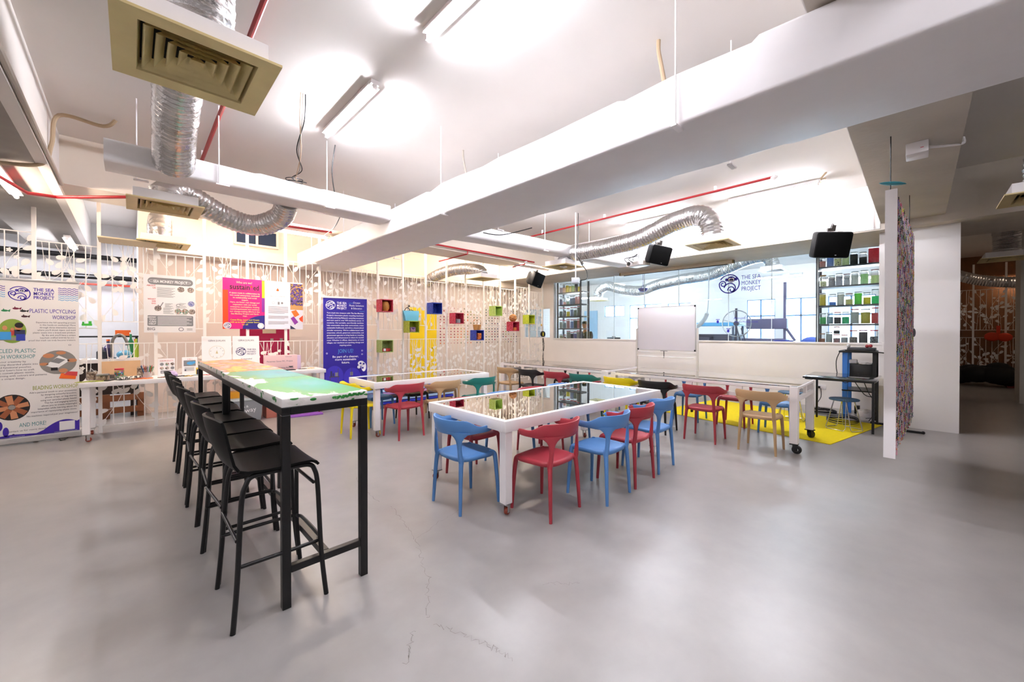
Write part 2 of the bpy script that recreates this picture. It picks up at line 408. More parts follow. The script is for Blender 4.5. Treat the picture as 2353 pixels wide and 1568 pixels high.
# high little window of the back wall
w2 = MB()
for lo, hi in (((1.48, 9.44, 3.2), (2.26, 9.5, 3.24)), ((1.48, 9.44, 3.52), (2.26, 9.5, 3.56)), ((1.48, 9.44, 3.24), (1.52, 9.5, 3.52)), ((2.22, 9.44, 3.24), (2.26, 9.5, 3.52)), ((1.85, 9.44, 3.24), (1.89, 9.5, 3.52))): w2.bb(lo, hi)
w2o = struct('window_1', w2, CREAM)
struct('window_pane', MB().bb((1.52, 9.47, 3.24), (2.22, 9.49, 3.52)), mat('dark window glass', '#22304A', .1), parent=w2o)
# glazing of the right wall
g = MB(); edges = [.44, 1.38, 2.15, 2.98, 4.1, 5.0, 5.9, 6.8, 8.03]
for a, b in zip(edges[:-1], edges[1:]): g.bb((9.655, a + .004, 1.25), (9.665, b - .004, 3.0))
GL = glass('window glass', '#F4FAFA', .8)
gz = struct('window_2', g, GL)
fg = MB()
for e in edges[1:-1]: fg.bb((9.652, e - .006, 1.25), (9.668, e + .006, 3.0))
struct('glass_joint', fg, mat('silicone joint', '#DDE6E6', .4), parent=gz)
fg = MB()
for yy in (8.18, 8.76, 9.33): fg.bb((9.62, yy - .02, 1.24), (9.70, yy + .02, 2.23))
for zz in (1.25, 2.21): fg.bb((9.62, 8.17, zz - .02), (9.70, 9.34, zz + .02))
w9 = struct('window_9', fg, WMETAL); struct('window_pane', MB().bb((9.655, 8.18, 1.25), (9.665, 9.33, 2.21)), GL, parent=w9)
# decals on the glass
INK = mat('violet ink', '#2A17A8', .5)
p = Print((9.645, 0, 0), (0, -1, 0), (0, 0, 1), (-1, 0, 0))
p.monkey(-2.965, 2.525, .215, INK, PAPER)
p.text('THE SEA', -2.72, 2.60, .13, INK, fit=.37); p.text('MONKEY', -2.72, 2.475, .13, INK, fit=.37); p.text('PROJECT', -2.72, 2.35, .13, INK, fit=.37)
p.text('Around the World', -2.87, 1.73, .075, INK); p.text('The Sea Monkey Journey', -2.85, 1.655, .045, INK)
for cx, cz in ((-3.2, 1.68), (-2.98, 1.47)):
    p.ell(cx, cz, .025, .035, INK)
    for k in range(4): p.ell(cx - .03 + .02 * k, cz + .05, .008, .012, INK)
DEC = p.mb.obj('glass_lettering', smooth=0); DEC['kind'] = 'structure'
# hairline cracks of the floor
cr = Print((0, 0, .0006), (1, 0, 0), (0, 1, 0), (0, 0, 1))
CK = mat('crack line', '#807B76', .9)
rnd = random.Random(4)
def crack(a, b, n=22, w=.0032, j=.016):
    pts = [(a[0] + (b[0] - a[0]) * i / n + rnd.uniform(-j, j), a[1] + (b[1] - a[1]) * i / n + rnd.uniform(-j, j)) for i in range(n + 1)]
    cr.stroke(pts, [w * rnd.uniform(.3, 1.2) for _ in pts], CK)
crack((1.55, 3.05), (1.42, 2.45)); crack((1.42, 2.45), (1.25, 2.0)); crack((1.25, 2.0), (1.06, 1.72)); crack((1.08, 1.66), (1.18, 1.38)); crack((1.18, 1.38), (1.2, 1.25)); crack((1.6, 3.9), (1.5, 3.2), w=.003); crack((.98, 1.7), (.85, 1.55), w=.003)
crack((1.42, 2.45), (1.95, 2.62), w=.002); crack((1.7, 1.5), (1.85, 1.35), w=.002)
co = cr.mb.obj('floor_crack', smooth=0); co['kind'] = 'structure'
# scuffs by the tables
# dotted pattern on the back wall
DC = [mat('dot ' + h, h, .6) for h in ('#B3263A', '#8E1F35', '#5C6B2A', '#A8A43A', '#2B3A66', '#3D3D3D', '#D8702A', '#27605A')]
p = Print((0, 9.497, 0))
for i in range(26):
    for j in range(13):
        if rnd.random() < .16: continue
        x, z = 6.35 + i * .122, 1.12 + j * .085
        if x > 9.5: continue
        b = (0, 1, 0, 6) if i < 6 else (3, 2, 2, 6) if i < 11 else (2, 3, 5, 7) if i < 16 else (4, 5, 1, 0) if i < 21 else (5, 0, 4, 3)
        p.ell(x, z, .021, .021, DC[b[rnd.randrange(4)]], 1, 8)
dp = p.mb.obj('dot_pattern', smooth=0); dp['kind'] = 'structure'
struct('baseboard_back', MB().bb((.2, 9.485, 0), (5.3, 9.5, .06)).bb((6.26, 9.485, 0), (9.6, 9.5, .06)), BACKW)
# ================================================================== leaf fence
LJ = random.Random(77)
def leaf(mb, x, z, a, L=.062, w=.03):
    n = 10; yo = LJ.uniform(-.012, .012); c, s_ = math.cos(a), math.sin(a); pts = []
    for k in range(n):
        t = 2 * PI * k / n; u = L * (1 - math.cos(t)) / 2 * 2 * .5; u = L * .5 - L * .5 * math.cos(t); v = w * .5 * math.sin(t) * (1.1 - .35 * math.cos(t))
        pts.append((x + u * c - v * s_, z + u * s_ + v * c))
    vs = [(a_, yo - .002, b_) for a_, b_ in pts] + [(a_, yo + .002, b_) for a_, b_ in pts]
    mb.add(vs, [tuple(range(n)), tuple(range(2 * n - 1, n - 1, -1))] + [(i, n + i, n + (i + 1) % n, (i + 1) % n) for i in range(n)])
def vine_panel(w, h, seed, flip):
    r = random.Random(seed); mb = MB()
    for z in (0, h): mb.box((w / 2, 0, z), (w, .012, .014))
    for k in range(1, 5): mb.cyl((w * k / 5, 0, 0), (w * k / 5, 0, h), .0065, 6)
    stems = []
    for (x0, x1, x2, z1) in ((.5, .35, .06, .92), (.5, .62, .94, .9), (.3, .62, .85, .62), (.68, .4, .1, .5), (.08, .14, .3, .55), (.9, .85, .66, .5)):
        P = [(w * x0, .008, h * (.02 if z1 > .55 else .0)), (w * (x0 + x1) / 2, .008, h * z1 * .35), (w * x1, .008, h * z1 * .7), (w * x2, .008, h * z1)]
        if flip: P = [(a, b, h - c) for a, b, c in P]
        C = curve_pts(P, 6); stems.append(C); mb.tube(C, .0035, 5)
    for C in stems:
        e = C[-1]; q = C[-3]; a = math.atan2(e.z - q.z, e.x - q.x); leaf(mb, e.x, e.z, a, .105, .058)
        for i in range(5, len(C) - 2, 5):
            q = C[i]; sd = 1 if r.random() < .5 else -1
            a = math.atan2(C[i + 1].z - q.z, C[i + 1].x - q.x) + sd * r.uniform(.5, 1.1)
            dx, dz = math.cos(a) * .05, math.sin(a) * .05
            mb.tube([q, (q.x + dx, .008, q.z + dz)], .0028, 4); leaf(mb, q.x + dx, q.z + dz, a, .1, .055)
    for _ in range(2):   # little flowers
        x, z = w * r.uniform(.15, .85), h * r.uniform(.15, .85)
        for k in range(5): leaf(mb, x, z, 2 * PI * k / 5, .03, .018)
    return mb.mesh('vine_panel', 30)
UP = [vine_panel(.555, 1.16, s, s % 2) for s in (1, 2, 3)]; LO = [vine_panel(.555, 1.18, s, s % 2) for s in (11, 12, 13)]
for me in UP + LO: me.materials.append(FENCE)
def fence(label, origin, rz, n, x0, tops, zsh):
    f = thing('leaf_fence', label, 'fence', origin, rz)
    for i in range(n + 1):
        x = x0 + .595 * i
        MB().box((x, 0, tops(i) / 2), (.04, .04, tops(i))).obj('post', FENCE, f, smooth=0)
        if i < n:
            dz = zsh(i)
            for mset, z in ((UP, 1.5 + dz), (LO, .1 + (dz if dz > 0 else 0) * 0)):
                o = bpy.data.objects.new('panel', mset[i % 3]); COL.objects.link(o); o.parent = f; o.location = (x + .02, 0, z)
    return f
fence('white welded steel fence of vines and leaves in front of the cream back wall', (0, 8.15, 0), 0, 19, -2.104,
      lambda i: 3.1 if i == 2 else 3.3 if i < 2 else 3.0 if i > 17 else 3.7, lambda i: .1 if i % 2 else 0)
fence('white leaf fence in the dark corridor before the orange boards', (17.6, -.5, 0), -PI / 2, 5, 0, lambda i: 3.4, lambda i: 0)
# ================================================================== ceiling services
def tube_light(label, c, along, L=1.2, group=None, lamp='cool', body=True):
    t = thing('fluorescent_light', label, 'light', c, 0 if along == 'x' else PI / 2, group)
    MB().box((0, 0, -.02), (L + .03, .08, .04)).box((0, 0, -.047), (L * .98, .11, .014)).obj('batten', WMETAL, t, smooth=0, bevel=.004)
    for s in (-1, 1): MB().box((s * (L / 2), 0, -.06), (.02, .035, .05)).obj('tube_holder', WMETAL, t, smooth=0)
    e = emis('lit %s tube' % lamp, {'cool': '#F3F4FF', 'warm': '#FFEEDC', 'dim': '#E8F0FF', 'faint': '#FFE8D0'}[lamp], TUBE_POWER * {'cool': 1, 'warm': .75, 'dim': .6, 'faint': .2}[lamp])
    MB().cyl((-L / 2 + .01, 0, -.078), (L / 2 - .01, 0, -.078), .015, 12, e).obj('tube', None, t)
    return t
tube_light('lit ceiling tube right of the big diffuser, the one wholly in view', (1.58, 4.0, 3.7), 'y')
tube_light('lit ceiling tube at the top edge of the photo, nearest the camera', (1.6, 1.95, 3.7), 'y')
tube_light('lit ceiling tube beyond the big duct nearest the beaded panel', (7.33, 1.65, 3.7), 'y')
tube_light('lit ceiling tube just behind the silver hose over the whiteboard', (7.46, 3.65, 3.7), 'y')
tube_light('lit warm tube under the left beam beside the red pipe', (-.95, 6.75, 3.1), 'y', lamp='warm')
tube_light('lit warm tube along the back beam behind the sagging silver hose', (1.85, 7.15, 3.15), 'x', lamp='warm')
tube_light('lit tube under the far end of the back beam near the hanging speaker', (7.6, 7.1, 3.15), 'x', lamp='warm')
tube_light('lit tube above the kitchen corner behind the fence', (-.75, 10.4, 3.05), 'y')
tube_light('lit tube at the far left edge behind the fence', (-2.2, 9.6, 3.3), 'y')
# unseen tubes added to brighten the foreground, back wall and right side
for i, c in enumerate(((1.58, -1.6, 3.7), (-2.6, 1.5, 3.3), (4.75, 2.4, 3.7), (-2.4, -2.2, 3.7), (4.8, 7.95, 3.7), (1.0, 8.3, 3.7), (7.5, 8.6, 3.7), (4.75, 5.0, 3.7))):
    tube_light('unseen ceiling tube added for fill light, hidden by a duct or out of frame', c, 'y', group='added fill tubes out of sight', lamp='warm' if i in (4, 5, 6) else 'cool')
for c in ((10.7, .95, 2.62), (10.7, 7.75, 2.62), (11.5, 2.2, 3.7), (11.5, 5.2, 3.7), (11.5, 8.2, 3.7), (14.2, 3.0, 3.2), (14.2, 7.0, 3.2)):  # tubes added to light the workshop; first two backlight the jar racks
    tube_light('lit tube added in the workshop behind the glass', c, 'y', group='added workshop tubes', lamp='dim')
tube_light('faint unseen tube added to light the corridor, hidden by the column', (14.0, -3.6, 3.7), 'x', lamp='faint')  # added to lift the dark corridor, its column and fence
tube_light('small lit tube behind the corridor fence', (17.95, -1.9, 3.0), 'y', .5, lamp='faint')
# insulated ducts
DUCT = mat('white duct insulation', '#ECE8E8', .5, var=.02, bump=.25, bscale=5)
def duct_loft(name, secs, label, rnd_=.05):
    mb = MB(); mb.loft(secs); o = mb.obj(name, DUCT, None, smooth=40); tag(o, label, 'duct'); return o
def rsec(cx, cz, w, h, y, r=.022, axis='y'):
    pts = []
    for sx, sz, a in ((1, 1, 0), (-1, 1, 90), (-1, -1, 180), (1, -1, 270)):
        for k in range(4):
            an = R(a + 30 * k); u = cx + sx * (w / 2 - r) + r * math.cos(an); z = cz + sz * (h / 2 - r) + r * math.sin(an)
            pts.append((u, y, z) if axis == 'y' else (y, u, z))
    return pts
ys = [(-5.9, 0), (-1.2, 0), (-.6, .004), (.25, 0), (.62, .012), (.66, -.012), (1.1, .008), (1.45, -.006), (1.5, .012), (2.2, .004), (2.75, .014), (3.0, .0), (3.4, .02), (3.7, .024), (3.95, -.01), (4.02, .01), (5.0, 0), (6.2, .006), (6.26, -.008), (7.3, .006), (8.1, 0), (8.16, -.01), (8.98, 0)]
duct_loft('main_air_duct', [rsec(2.9, 2.92 + d * .3, .82 + d, .325 + d, y) for y, d in ys], 'large white insulated air duct crossing the whole ceiling')
xs = [(-.16, 0), (.4, .006), (.95, .0), (1.0, .014), (1.6, -.004), (1.66, .008), (2.2, 0), (2.485, 0)]
duct_loft('branch_air_duct', [rsec(5.06, 3.03 + d * .3, .36 + d, .2 + d, x, .03, 'x') for x, d in xs], 'small white duct from left of the main duct with silver hoses on it')
xs = [(3.315, .03), (4.2, .0), (5.0, .01), (6.0, 0), (6.3, -.01), (7.0, 0), (8.1, 0)]
duct_loft('branch_air_duct', [rsec(5.1 - .09 * (x - 3.3), 3.03 + d * .3, .36 + d, .2 + d, x, .04, 'x') for x, d in xs], 'small white duct right of the main duct, reaching the projector')
# hanger rods and trapezes of the ducts
for i, (x, y, z0) in enumerate(((2.45, 3.65, 2.74), (2.45, 6.4, 2.74), (2.45, 7.95, 2.74), (2.46, 1.07, 2.74), (3.34, 1.02, 2.74), (3.34, 3.7, 2.74), (.64, 4.86, 2.92), (1.67, 4.86, 2.92), (.05, 5.26, 2.92), (3.34, 6.4, 2.74), (5.4, 4.72, 2.92), (6.6, 4.6, 2.92))):
    r_ = thing('duct_hanger', 'thin white hanger rod holding up an air duct', 'hanger', (x, y, z0), 0, 'hanger rods of the air ducts')
    MB().cyl((0, 0, 0), (0, 0, 3.7 - z0), .0055, 6).obj('rod', WMETAL, r_)
    MB().box((.03, 0, 0), (.11, .035, .012)).obj('bracket', WMETAL, r_, smooth=0)
# flexible silver hoses
def hose(label, pts, r=.125, n=18, step=.022, group=None):
    C = curve_pts(pts, 24); d = [0]
    for a, b in zip(C[:-1], C[1:]): d.append(d[-1] + (b - a).length)
    k = max(8, int(d[-1] / step)); P = []; rad = []; j = 0; q = random.Random(len(label))
    for i in range(k + 1):
        t = d[-1] * i / k
        while j < len(d) - 2 and d[j + 1] < t: j += 1
        P.append(C[j].lerp(C[j + 1], (t - d[j]) / max(1e-6, d[j + 1] - d[j]))); rad.append(r * (1 + (.035 if i % 2 else -.02) + q.uniform(-.02, .02)))
    mb = MB().tube(P, rad, n); o = mb.obj('flexible_duct', SILVER, None, smooth=25); return tag(o, label, 'duct', group)
hose('silver foil hose rising out of the nearest big ceiling diffuser', [(.24, 2.46, 2.86), (.24, 2.46, 3.2), (.24, 2.62, 3.5), (.26, 3.1, 3.55), (.27, 3.7, 3.46), (.28, 4.35, 3.22), (.3, 4.88, 3.02)], .15)
hose('silver foil hose sagging under the branch duct behind the second diffuser', [(1.35, 5.25, 3.0), (1.33, 5.5, 2.86), (1.12, 5.78, 2.78), (.8, 5.8, 2.84), (.45, 5.68, 2.98), (.27, 5.53, 2.92), (.27, 5.53, 2.84)], .125)
hose('silver foil hose standing on the small diffuser by the kitchen', [(.33, 7.9, 2.86), (.33, 7.95, 3.05), (.33, 8.25, 3.2), (.33, 8.8, 3.15), (.34, 9.05, 3.0)], .13)
hose('silver foil hose arching over the whiteboard from the right branch duct', [(6.2, 4.68, 2.98), (6.2, 4.3, 2.97), (6.2, 3.9, 2.98), (6.2, 3.3, 3.02), (6.2, 2.75, 3.18), (6.2, 2.35, 3.22), (6.2, 2.17, 3.08), (6.2, 2.13, 2.84)], .15)
hose('silver foil hose over the wall cubes behind the fence', [(5.6, 9.0, 2.72), (5.64, 8.75, 2.86), (5.78, 8.35, 2.98), (5.95, 7.95, 3.02), (6.08, 7.65, 2.99), (6.16, 7.46, 2.93), (6.17, 7.4, 2.84)], .14)
hose('short silver hose dropping to the diffuser by the camera box', [(6.75, 4.9, 2.96), (6.6, 5.05, 2.86), (6.35, 5.0, 2.86), (6.15, 4.9, 2.84)], .12)
hose('silver foil hose winding through the workshop behind the glass', [(12.5, 8.3, 2.7), (12.5, 8.25, 2.95), (12.5, 7.9, 3.12), (12.5, 7.3, 2.95), (12.5, 6.6, 2.85), (12.5, 6.0, 3.0), (12.5, 5.2, 3.1), (12.5, 4.4, 3.15), (12.5, 3.9, 3.3), (12.5, 3.3, 3.5), (12.5, 2.9, 3.5), (12.5, 2.75, 3.2)], .17)
hose('silver foil hose above the second diffuser of the dark corridor', [(11.4, -1.1, 2.86), (11.4, -1.1, 3.1), (11.3, -1.1, 3.4), (11.0, -1.3, 3.55)], .17)
hose('fallen silver hose hanging in front of the corridor fence', [(15.0, -.56, 2.93), (15.0, -1.1, 2.7), (15.0, -1.8, 2.62), (15.0, -2.6, 2.8), (15.0, -4, 3.0)], .13)
hose('silver foil hose over the near diffuser of the dark corridor', [(6.2, -.85, 2.86), (6.2, -.85, 3.15), (6.1, -1.0, 3.5)], .15)
# louvred diffusers
def diffuser(label, c, mw=BEIGEV, s=.595, rz=0.):
    t = thing('ceiling_diffuser', label, 'diffuser', c, rz)
    mb = MB(); h = s / 2
    def ring(a, b, za, zb):
        vs = [(sx * a, sy * a, za) for sx, sy in ((-1, -1), (1, -1), (1, 1), (-1, 1))] + [(sx * b, sy * b, zb) for sx, sy in ((-1, -1), (1, -1), (1, 1), (-1, 1))]
        return vs, [(i, (i + 1) % 4, 4 + (i + 1) % 4, 4 + i) for i in range(4)]
    mb.add(*ring(h, h, 0, .012)); mb.add(*ring(h, h * .72, 0, .004)); mb.add(*ring(h, h * .72, .012, .014)); mb.add(*ring(h * .72, h * .68, .004, .05))
    mb.obj('flange', mw, t, smooth=0)
    v = MB()
    for k, q in enumerate((.66, .52, .38, .24, .1)):
        v.add(*ring(h * q, h * (q - .115), .006 + .004 * k, .055 + .002 * k)); v.add(*ring(h * q - .003, h * (q - .115) - .003, .006 + .004 * k, .055 + .002 * k))
    v.obj('louvre', mw, t, smooth=0)
    MB().box((0, 0, .07), (s * .72, s * .72, .004)).obj('shade_plate', DARK, t, smooth=0)  # near-black plate paints in the shade inside the neck
    bx_ = MB(); k_ = h * .84
    for sx in (-1, 1): bx_.bb((sx * k_, -k_, .014), (sx * (k_ - .012), k_, .1)).bb((-k_ + .012, sx * k_, .014), (k_ - .012, sx * (k_ - .012), .1))
    bx_.bb((-k_, -k_, .1), (k_, k_, .11)); bx_.obj('neck_box', WMETAL, t, smooth=0)
    return t
diffuser('big beige four-way diffuser closest to the camera, top left', (.24, 2.46, 2.735))
diffuser('beige diffuser hanging below the left branch duct', (.27, 5.53, 2.75))
diffuser('pale diffuser above the white poster by the kitchen', (.36, 7.9, 2.75))
diffuser('beige diffuser at the end of the arching hose above the whiteboard', (6.2, 2.13, 2.73))
diffuser('diffuser above the hanging wall cubes beside the back speaker', (6.17, 7.4, 2.73))
diffuser('diffuser over the camera box by the glazed wall corner', (6.15, 4.9, 2.73))
diffuser('grey diffuser at the right edge in the dark corridor', (6.2, -.85, 2.73))
diffuser('second grey diffuser farther down the dark corridor', (11.1, -1.1, 2.73), s=.7)
diffuser('diffuser in the workshop above the person', (12.5, 8.3, 2.6))
diffuser('long diffuser in the workshop above the round emblem', (12.5, 2.75, 3.1), WMETAL)
hb = MB().box((0, 0, 0), (.6, .5, .02)); tag(hb.obj('duct_cover_panel', mat('yellowed panel', '#CDBB98', .6), None, 0, .006, loc=(-.02, 7.95, 2.74)), 'yellowed thin panel sticking out beside the small kitchen diffuser', 'panel')
# red sprinkler pipes
def pipe(label, runs, r=.016, m=REDP, cat='pipe', name='sprinkler_pipe', n=10, head=None, clamps=()):
    t = thing(name, label, cat, runs[0][0])
    o0 = Vector(runs[0][0])
    for i, q in enumerate(runs): MB().tube([Vector(p) - o0 for p in q], r if i == 0 else r * .8, n).obj('pipe_run' if i == 0 else 'branch', m, t)
    for q in clamps: MB().bb(Vector(q) - o0 - Vector((.015, .015, 0)), Vector(q) - o0 + Vector((.015, .015, 3.7 - q[2]))).obj('pipe_clamp', WMETAL, t, smooth=0)
    if head:
        h = Vector(head) - o0; MB().lathe(h, [(.012, .05), (.02, .03), (.045, .02), (.045, 0), (.01, -.03)], 12).obj('sprinkler_head', WMETAL, t)
    return t
pipe('red sprinkler pipe along the ceiling over the nearest diffuser', [[(.63, .44, 3.62), (.64, 3, 3.62), (.66, 6.75, 3.62), (.66, 6.75, 3.2), (.66, 6.78, 3.1)]], .02, clamps=((.635, 2.0, 3.62), (.65, 4.6, 3.62), (.655, 6.2, 3.62)))
pipe('red sprinkler pipe slanting across the ceiling toward the right beam', [[(6.56, 6.2, 3.45), (6.56, 6.15, 3.62), (6.48, 1.43, 3.62)]], .018, head=(6.48, 1.42, 3.6), clamps=((6.5, 2.2, 3.62), (6.53, 4.2, 3.62), (6.55, 5.8, 3.62)))
pipe('red sprinkler pipe along the foot of the back beam', [[(3.4, 6.72, 3.2), (5.2, 6.74, 3.2), (7.3, 6.74, 3.2)], [(5.2, 6.74, 3.2), (5.2, 6.74, 3.12), (5.25, 7.9, 3.12)], [(7.0, 6.74, 3.2), (7.0, 6.78, 3.12), (7.0, 7.2, 3.1)]], .018, head=(7.0, 6.74, 3.16))
pipe('bent red pipe between the left warm tube and the second diffuser', [[(-2.2, 6.1, 3.0), (-.95, 6.3, 3.0), (-.8, 6.75, 2.96), (-.6, 6.9, 3.0), (0, 6.4, 3.02), (.5, 6.3, 3.0), (1.2, 6.75, 3.06), (2.4, 6.78, 3.1)]], .018)
pipe('red and black service pipe run behind the fence on the left, lowest', [[(-6, 11.7, 2.42), (.1, 11.7, 2.42)]], .02, mat('orange red pipe', '#D5402A', .4))
pipe('thick black pipe behind the fence on the left, middle', [[(-6, 11.6, 2.56), (.1, 11.6, 2.56)]], .05, BLACK, name='black_pipe')
pipe('thick black pipe behind the fence on the left, topmost', [[(-6, 11.5, 2.95), (.1, 11.5, 2.95)]], .05, BLACK, name='black_pipe')
# conduits
GREY = mat('grey conduit', '#A79E92', .5)
def cable(label, pts, r=.004, m=BLACK, name='cable', cat='cable', n=6, k=8, group=None):
    o = MB().tube(curve_pts(pts, k), r, n).obj(name, m); return tag(o, label, cat, group)
cable('brown conduit along the foot of the left beam', [(-.556, .5, 3.13), (-.556, 3, 3.13), (-.556, 6.8, 3.13)], .018, GREY, 'conduit', 'conduit', 8)
cable('thin conduit on the face of the left beam', [(-.564, .5, 3.22), (-.564, 3, 3.2), (-.564, 6.8, 3.18)], .01, GREY, 'conduit', 'conduit', 8)
cable('bent beige conduit from the ceiling to the left warm tube', [(-.1, 5.95, 3.7), (-.2, 6.0, 3.62), (-.5, 5.95, 3.6), (-.55, 5.95, 3.3), (-.62, 6.0, 3.1), (-.9, 6.1, 3.06)], .018, mat('beige conduit', '#B59E80', .5), 'conduit', 'conduit', 8)
cable('grey cable curving along the ceiling to the big diffuser', [(-.35, 2.0, 3.69), (-.2, 2.35, 3.64), (.05, 2.75, 3.62)], .014, GREY)
cable('white conduit along the top of the glazed wall beam', [(8.17, 1.0, 3.64), (8.17, 4, 3.64), (8.17, 6.7, 3.64)], .012, WMETAL, 'conduit', 'conduit', 8)
cable('white conduit dropping down the right end of the glazed wall beam', [(8.17, .52, 3.66), (8.17, .5, 3.4), (8.17, .5, 3.04)], .012, WMETAL, 'conduit', 'conduit', 8)
cable('white conduit bent from the ceiling to the right lamp', [(7.05, .92, 3.7), (7.05, .98, 3.62), (7.2, .95, 3.66), (7.33, 1.02, 3.66)], .013, mat('beige conduit', '#B59E80', .5), 'conduit', 'conduit', 8)
cable('beige conduit stub hanging from the ceiling above the main duct', [(2.94, 1.41, 3.7), (2.92, 1.40, 3.6), (2.84, 1.34, 3.42), (2.6, 1.2, 3.1)], .016, mat('beige conduit', '#B59E80', .5), 'conduit', 'conduit', 8)
cable('short conduit stub hanging over the middle of the main duct', [(2.97, 3.94, 3.7), (2.95, 3.9, 3.55), (2.8, 3.6, 3.1)], .012, GREY, 'conduit', 'conduit', 8)
for i, dx in enumerate((-.02, .0, .02)):
    cable(('tan', 'grey', 'black')[i] + ' wire of the loop dangling from the ceiling by the branch duct', [(1.18 + dx, 4.05, 3.7), (1.2 + dx, 4.15, 3.5), (1.24 - dx, 4.4, 3.3), (1.32 + dx, 4.65, 3.2), (1.3 - dx, 4.8, 3.14), (1.42 + dx * 2, 4.9, 3.16)], .005, (mat('tan wire', '#C5A98C', .5), GREY, BLACK)[i])
cable('coil of black wire lying on the branch duct', [(1.36 + .09 * math.cos(a * .8), 5.0 + .06 * math.sin(a * .8), 3.145 + .004 * a) for a in range(18)], .005, BLACK, k=3)
cable('black wire hanging from the ceiling before the main duct', [(1.78, 4.9, 3.7), (1.76, 4.95, 3.4), (1.8, 4.98, 3.14)], .006)
cable('black wires looping from the branch duct to the back tube', [(1.95, 5.2, 2.94), (1.98, 5.5, 2.86), (2.1, 6.2, 2.9), (2.45, 7.0, 3.08), (2.4, 7.15, 3.1)], .006)
cable('black wire sagging under the main duct to the right', [(3.3, 3.95, 2.74), (3.5, 3.8, 2.72), (3.75, 3.5, 2.8)], .006)
# ================================================================== bar tables and stools
def painted_top(name, cols, seed, sc=(2.5, 1.3)):
    """canvas-white top with a poured patch of paint"""
    m = bpy.data.materials.new(name); m.use_nodes = True; nt = m.node_tree; b = nt.nodes['Principled BSDF']; N = nt.nodes.new; L = nt.links.new
    tc = N('ShaderNodeTexCoord'); sep = N('ShaderNodeSeparateXYZ'); L(tc.outputs['Object'], sep.inputs[0])
    mp = N('ShaderNodeMapping'); mp.inputs['Scale'].default_value = (5, 1.6, 1); mp.inputs['Location'].default_value = (seed, seed * 2, 0); L(tc.outputs['Object'], mp.inputs[0])
    n = N('ShaderNodeTexNoise'); n.inputs['Scale'].default_value = 1.6; n.inputs['Detail'].default_value = 7; n.inputs['Distortion'].default_value = .5; L(mp.outputs[0], n.inputs[0])
    n2 = N('ShaderNodeTexNoise'); n2.inputs['Scale'].default_value = 14; n2.inputs['Detail'].default_value = 6; L(mp.outputs[0], n2.inputs[0])
    # radial gradient over the patch centre (0,0): green rim, turquoise, grey heart
    ln = N('ShaderNodeVectorMath'); ln.operation = 'LENGTH'; m3 = N('ShaderNodeMapping'); m3.inputs['Scale'].default_value = (sc[0], sc[1], 0); m3.inputs['Location'].default_value = (-.25, -.05, 0); L(tc.outputs['Object'], m3.inputs[0]); L(m3.outputs[0], ln.inputs[0])
    ad = N('ShaderNodeMath'); ad.operation = 'MULTIPLY_ADD'; ad.inputs[1].default_value = .75; L(n.outputs[0], ad.inputs[0]); L(ln.outputs['Value'], ad.inputs[2])
    a2 = N('ShaderNodeMath'); a2.operation = 'MULTIPLY_ADD'; a2.inputs[1].default_value = .12; L(n2.outputs[0], a2.inputs[0]); L(ad.outputs[0], a2.inputs[2])
    cr = N('ShaderNodeValToRGB'); e = cr.color_ramp.elements
    st = [(.28, cols[0]), (.5, cols[1]), (.72, cols[2]), (.97, cols[3]), (1.16, cols[4]), (1.19, '#EFEAE6')]
    while len(e) < len(st): e.new(.5)
    for i, (q, c) in enumerate(st): e[i].position = q / 1.6; e[i].color = lin(c)
    dv = N('ShaderNodeMath'); dv.operation = 'DIVIDE'; dv.inputs[1].default_value = 1.6; L(a2.outputs[0], dv.inputs[0]); L(dv.outputs[0], cr.inputs[0])
    L(cr.outputs[0], b.inputs['Base Color']); b.inputs['Roughness'].default_value = .42; b.inputs['Specular IOR Level'].default_value = .1
    return m
TOPW = mix_colors('white table edge with paint drips', ['#E6E1DC', '#E6E1DC', '#E6E1DC', '#DDD8D2', '#2E7D32'], 9, .4, detail=8, stretch=(1, 1, 2.2))
GREENT = painted_top('green and turquoise poured paint', ['#6B9A90', '#5DA8A3', '#4FA390', '#5BA068', '#67A060'], 3.1)
BLUET = painted_top('blue green poured paint', ['#7A9694', '#659CA4', '#65A6A4', '#6BA47E', '#86A45C'], 7.7, (2.0, 1.15))
ORANGE = mix_colors('orange yellow poured paint', ['#E09A38', '#E0BC3A', '#E06A42', '#D0B8AC', '#DA5C3A', '#E0AC38'], 2.6, .42, detail=5, coat=0, stretch=(1.8, 1.2, 1), const=False)
def bar_table(label, cx, cy, L, w, paints, rz=0., foot=True):
    t = thing('bar_table', label, 'table', (cx, cy, 0), rz)
    top = MB().box((0, 0, 1.078), (w, L, .044)).obj('tabletop', TOPW, t, bevel=.003)
    for (y0, y1, pm) in paints:
        o = MB().box((0, 0, 0), (w - .004, y1 - y0, .0012)).obj('painting', pm, top, smooth=0, loc=(0, (y0 + y1) / 2, 1.1008))
    f = MB(); s = .042
    for sx in (-1, 1): f.box((sx * (w / 2 - s / 2), 0, 1.035), (s, L, .042))
    for sy in (-1, 1): f.box((0, sy * (L / 2 - s / 2), 1.035), (w - 2 * s, s, .042))
    f.obj('frame', BLACK, t, smooth=0, bevel=.003)
    for sx in (-1, 1):
        for sy in (-1, 1): MB().box((sx * (w / 2 - s / 2), sy * (L / 2 - s / 2), .507), (s, s, 1.014)).obj('leg', BLACK, t, smooth=0, bevel=.003)
    b = MB()
    for sy in (-1, 1): b.box((0, sy * (L / 2 - s / 2), .2), (w - 2 * s, s * .9, s * .9))
    b.box((0, 0, .2), (s * .9, L - 2 * s, s * .9)); b.obj('foot_rail', BLACK, t, smooth=0, bevel=.003)
    return t
bar_table('near black-framed bar table with green and turquoise paint poured on its top', .785, 3.215, 1.86, .455, [(-.925, .16, GREENT), (.18, .925, BLUET)])
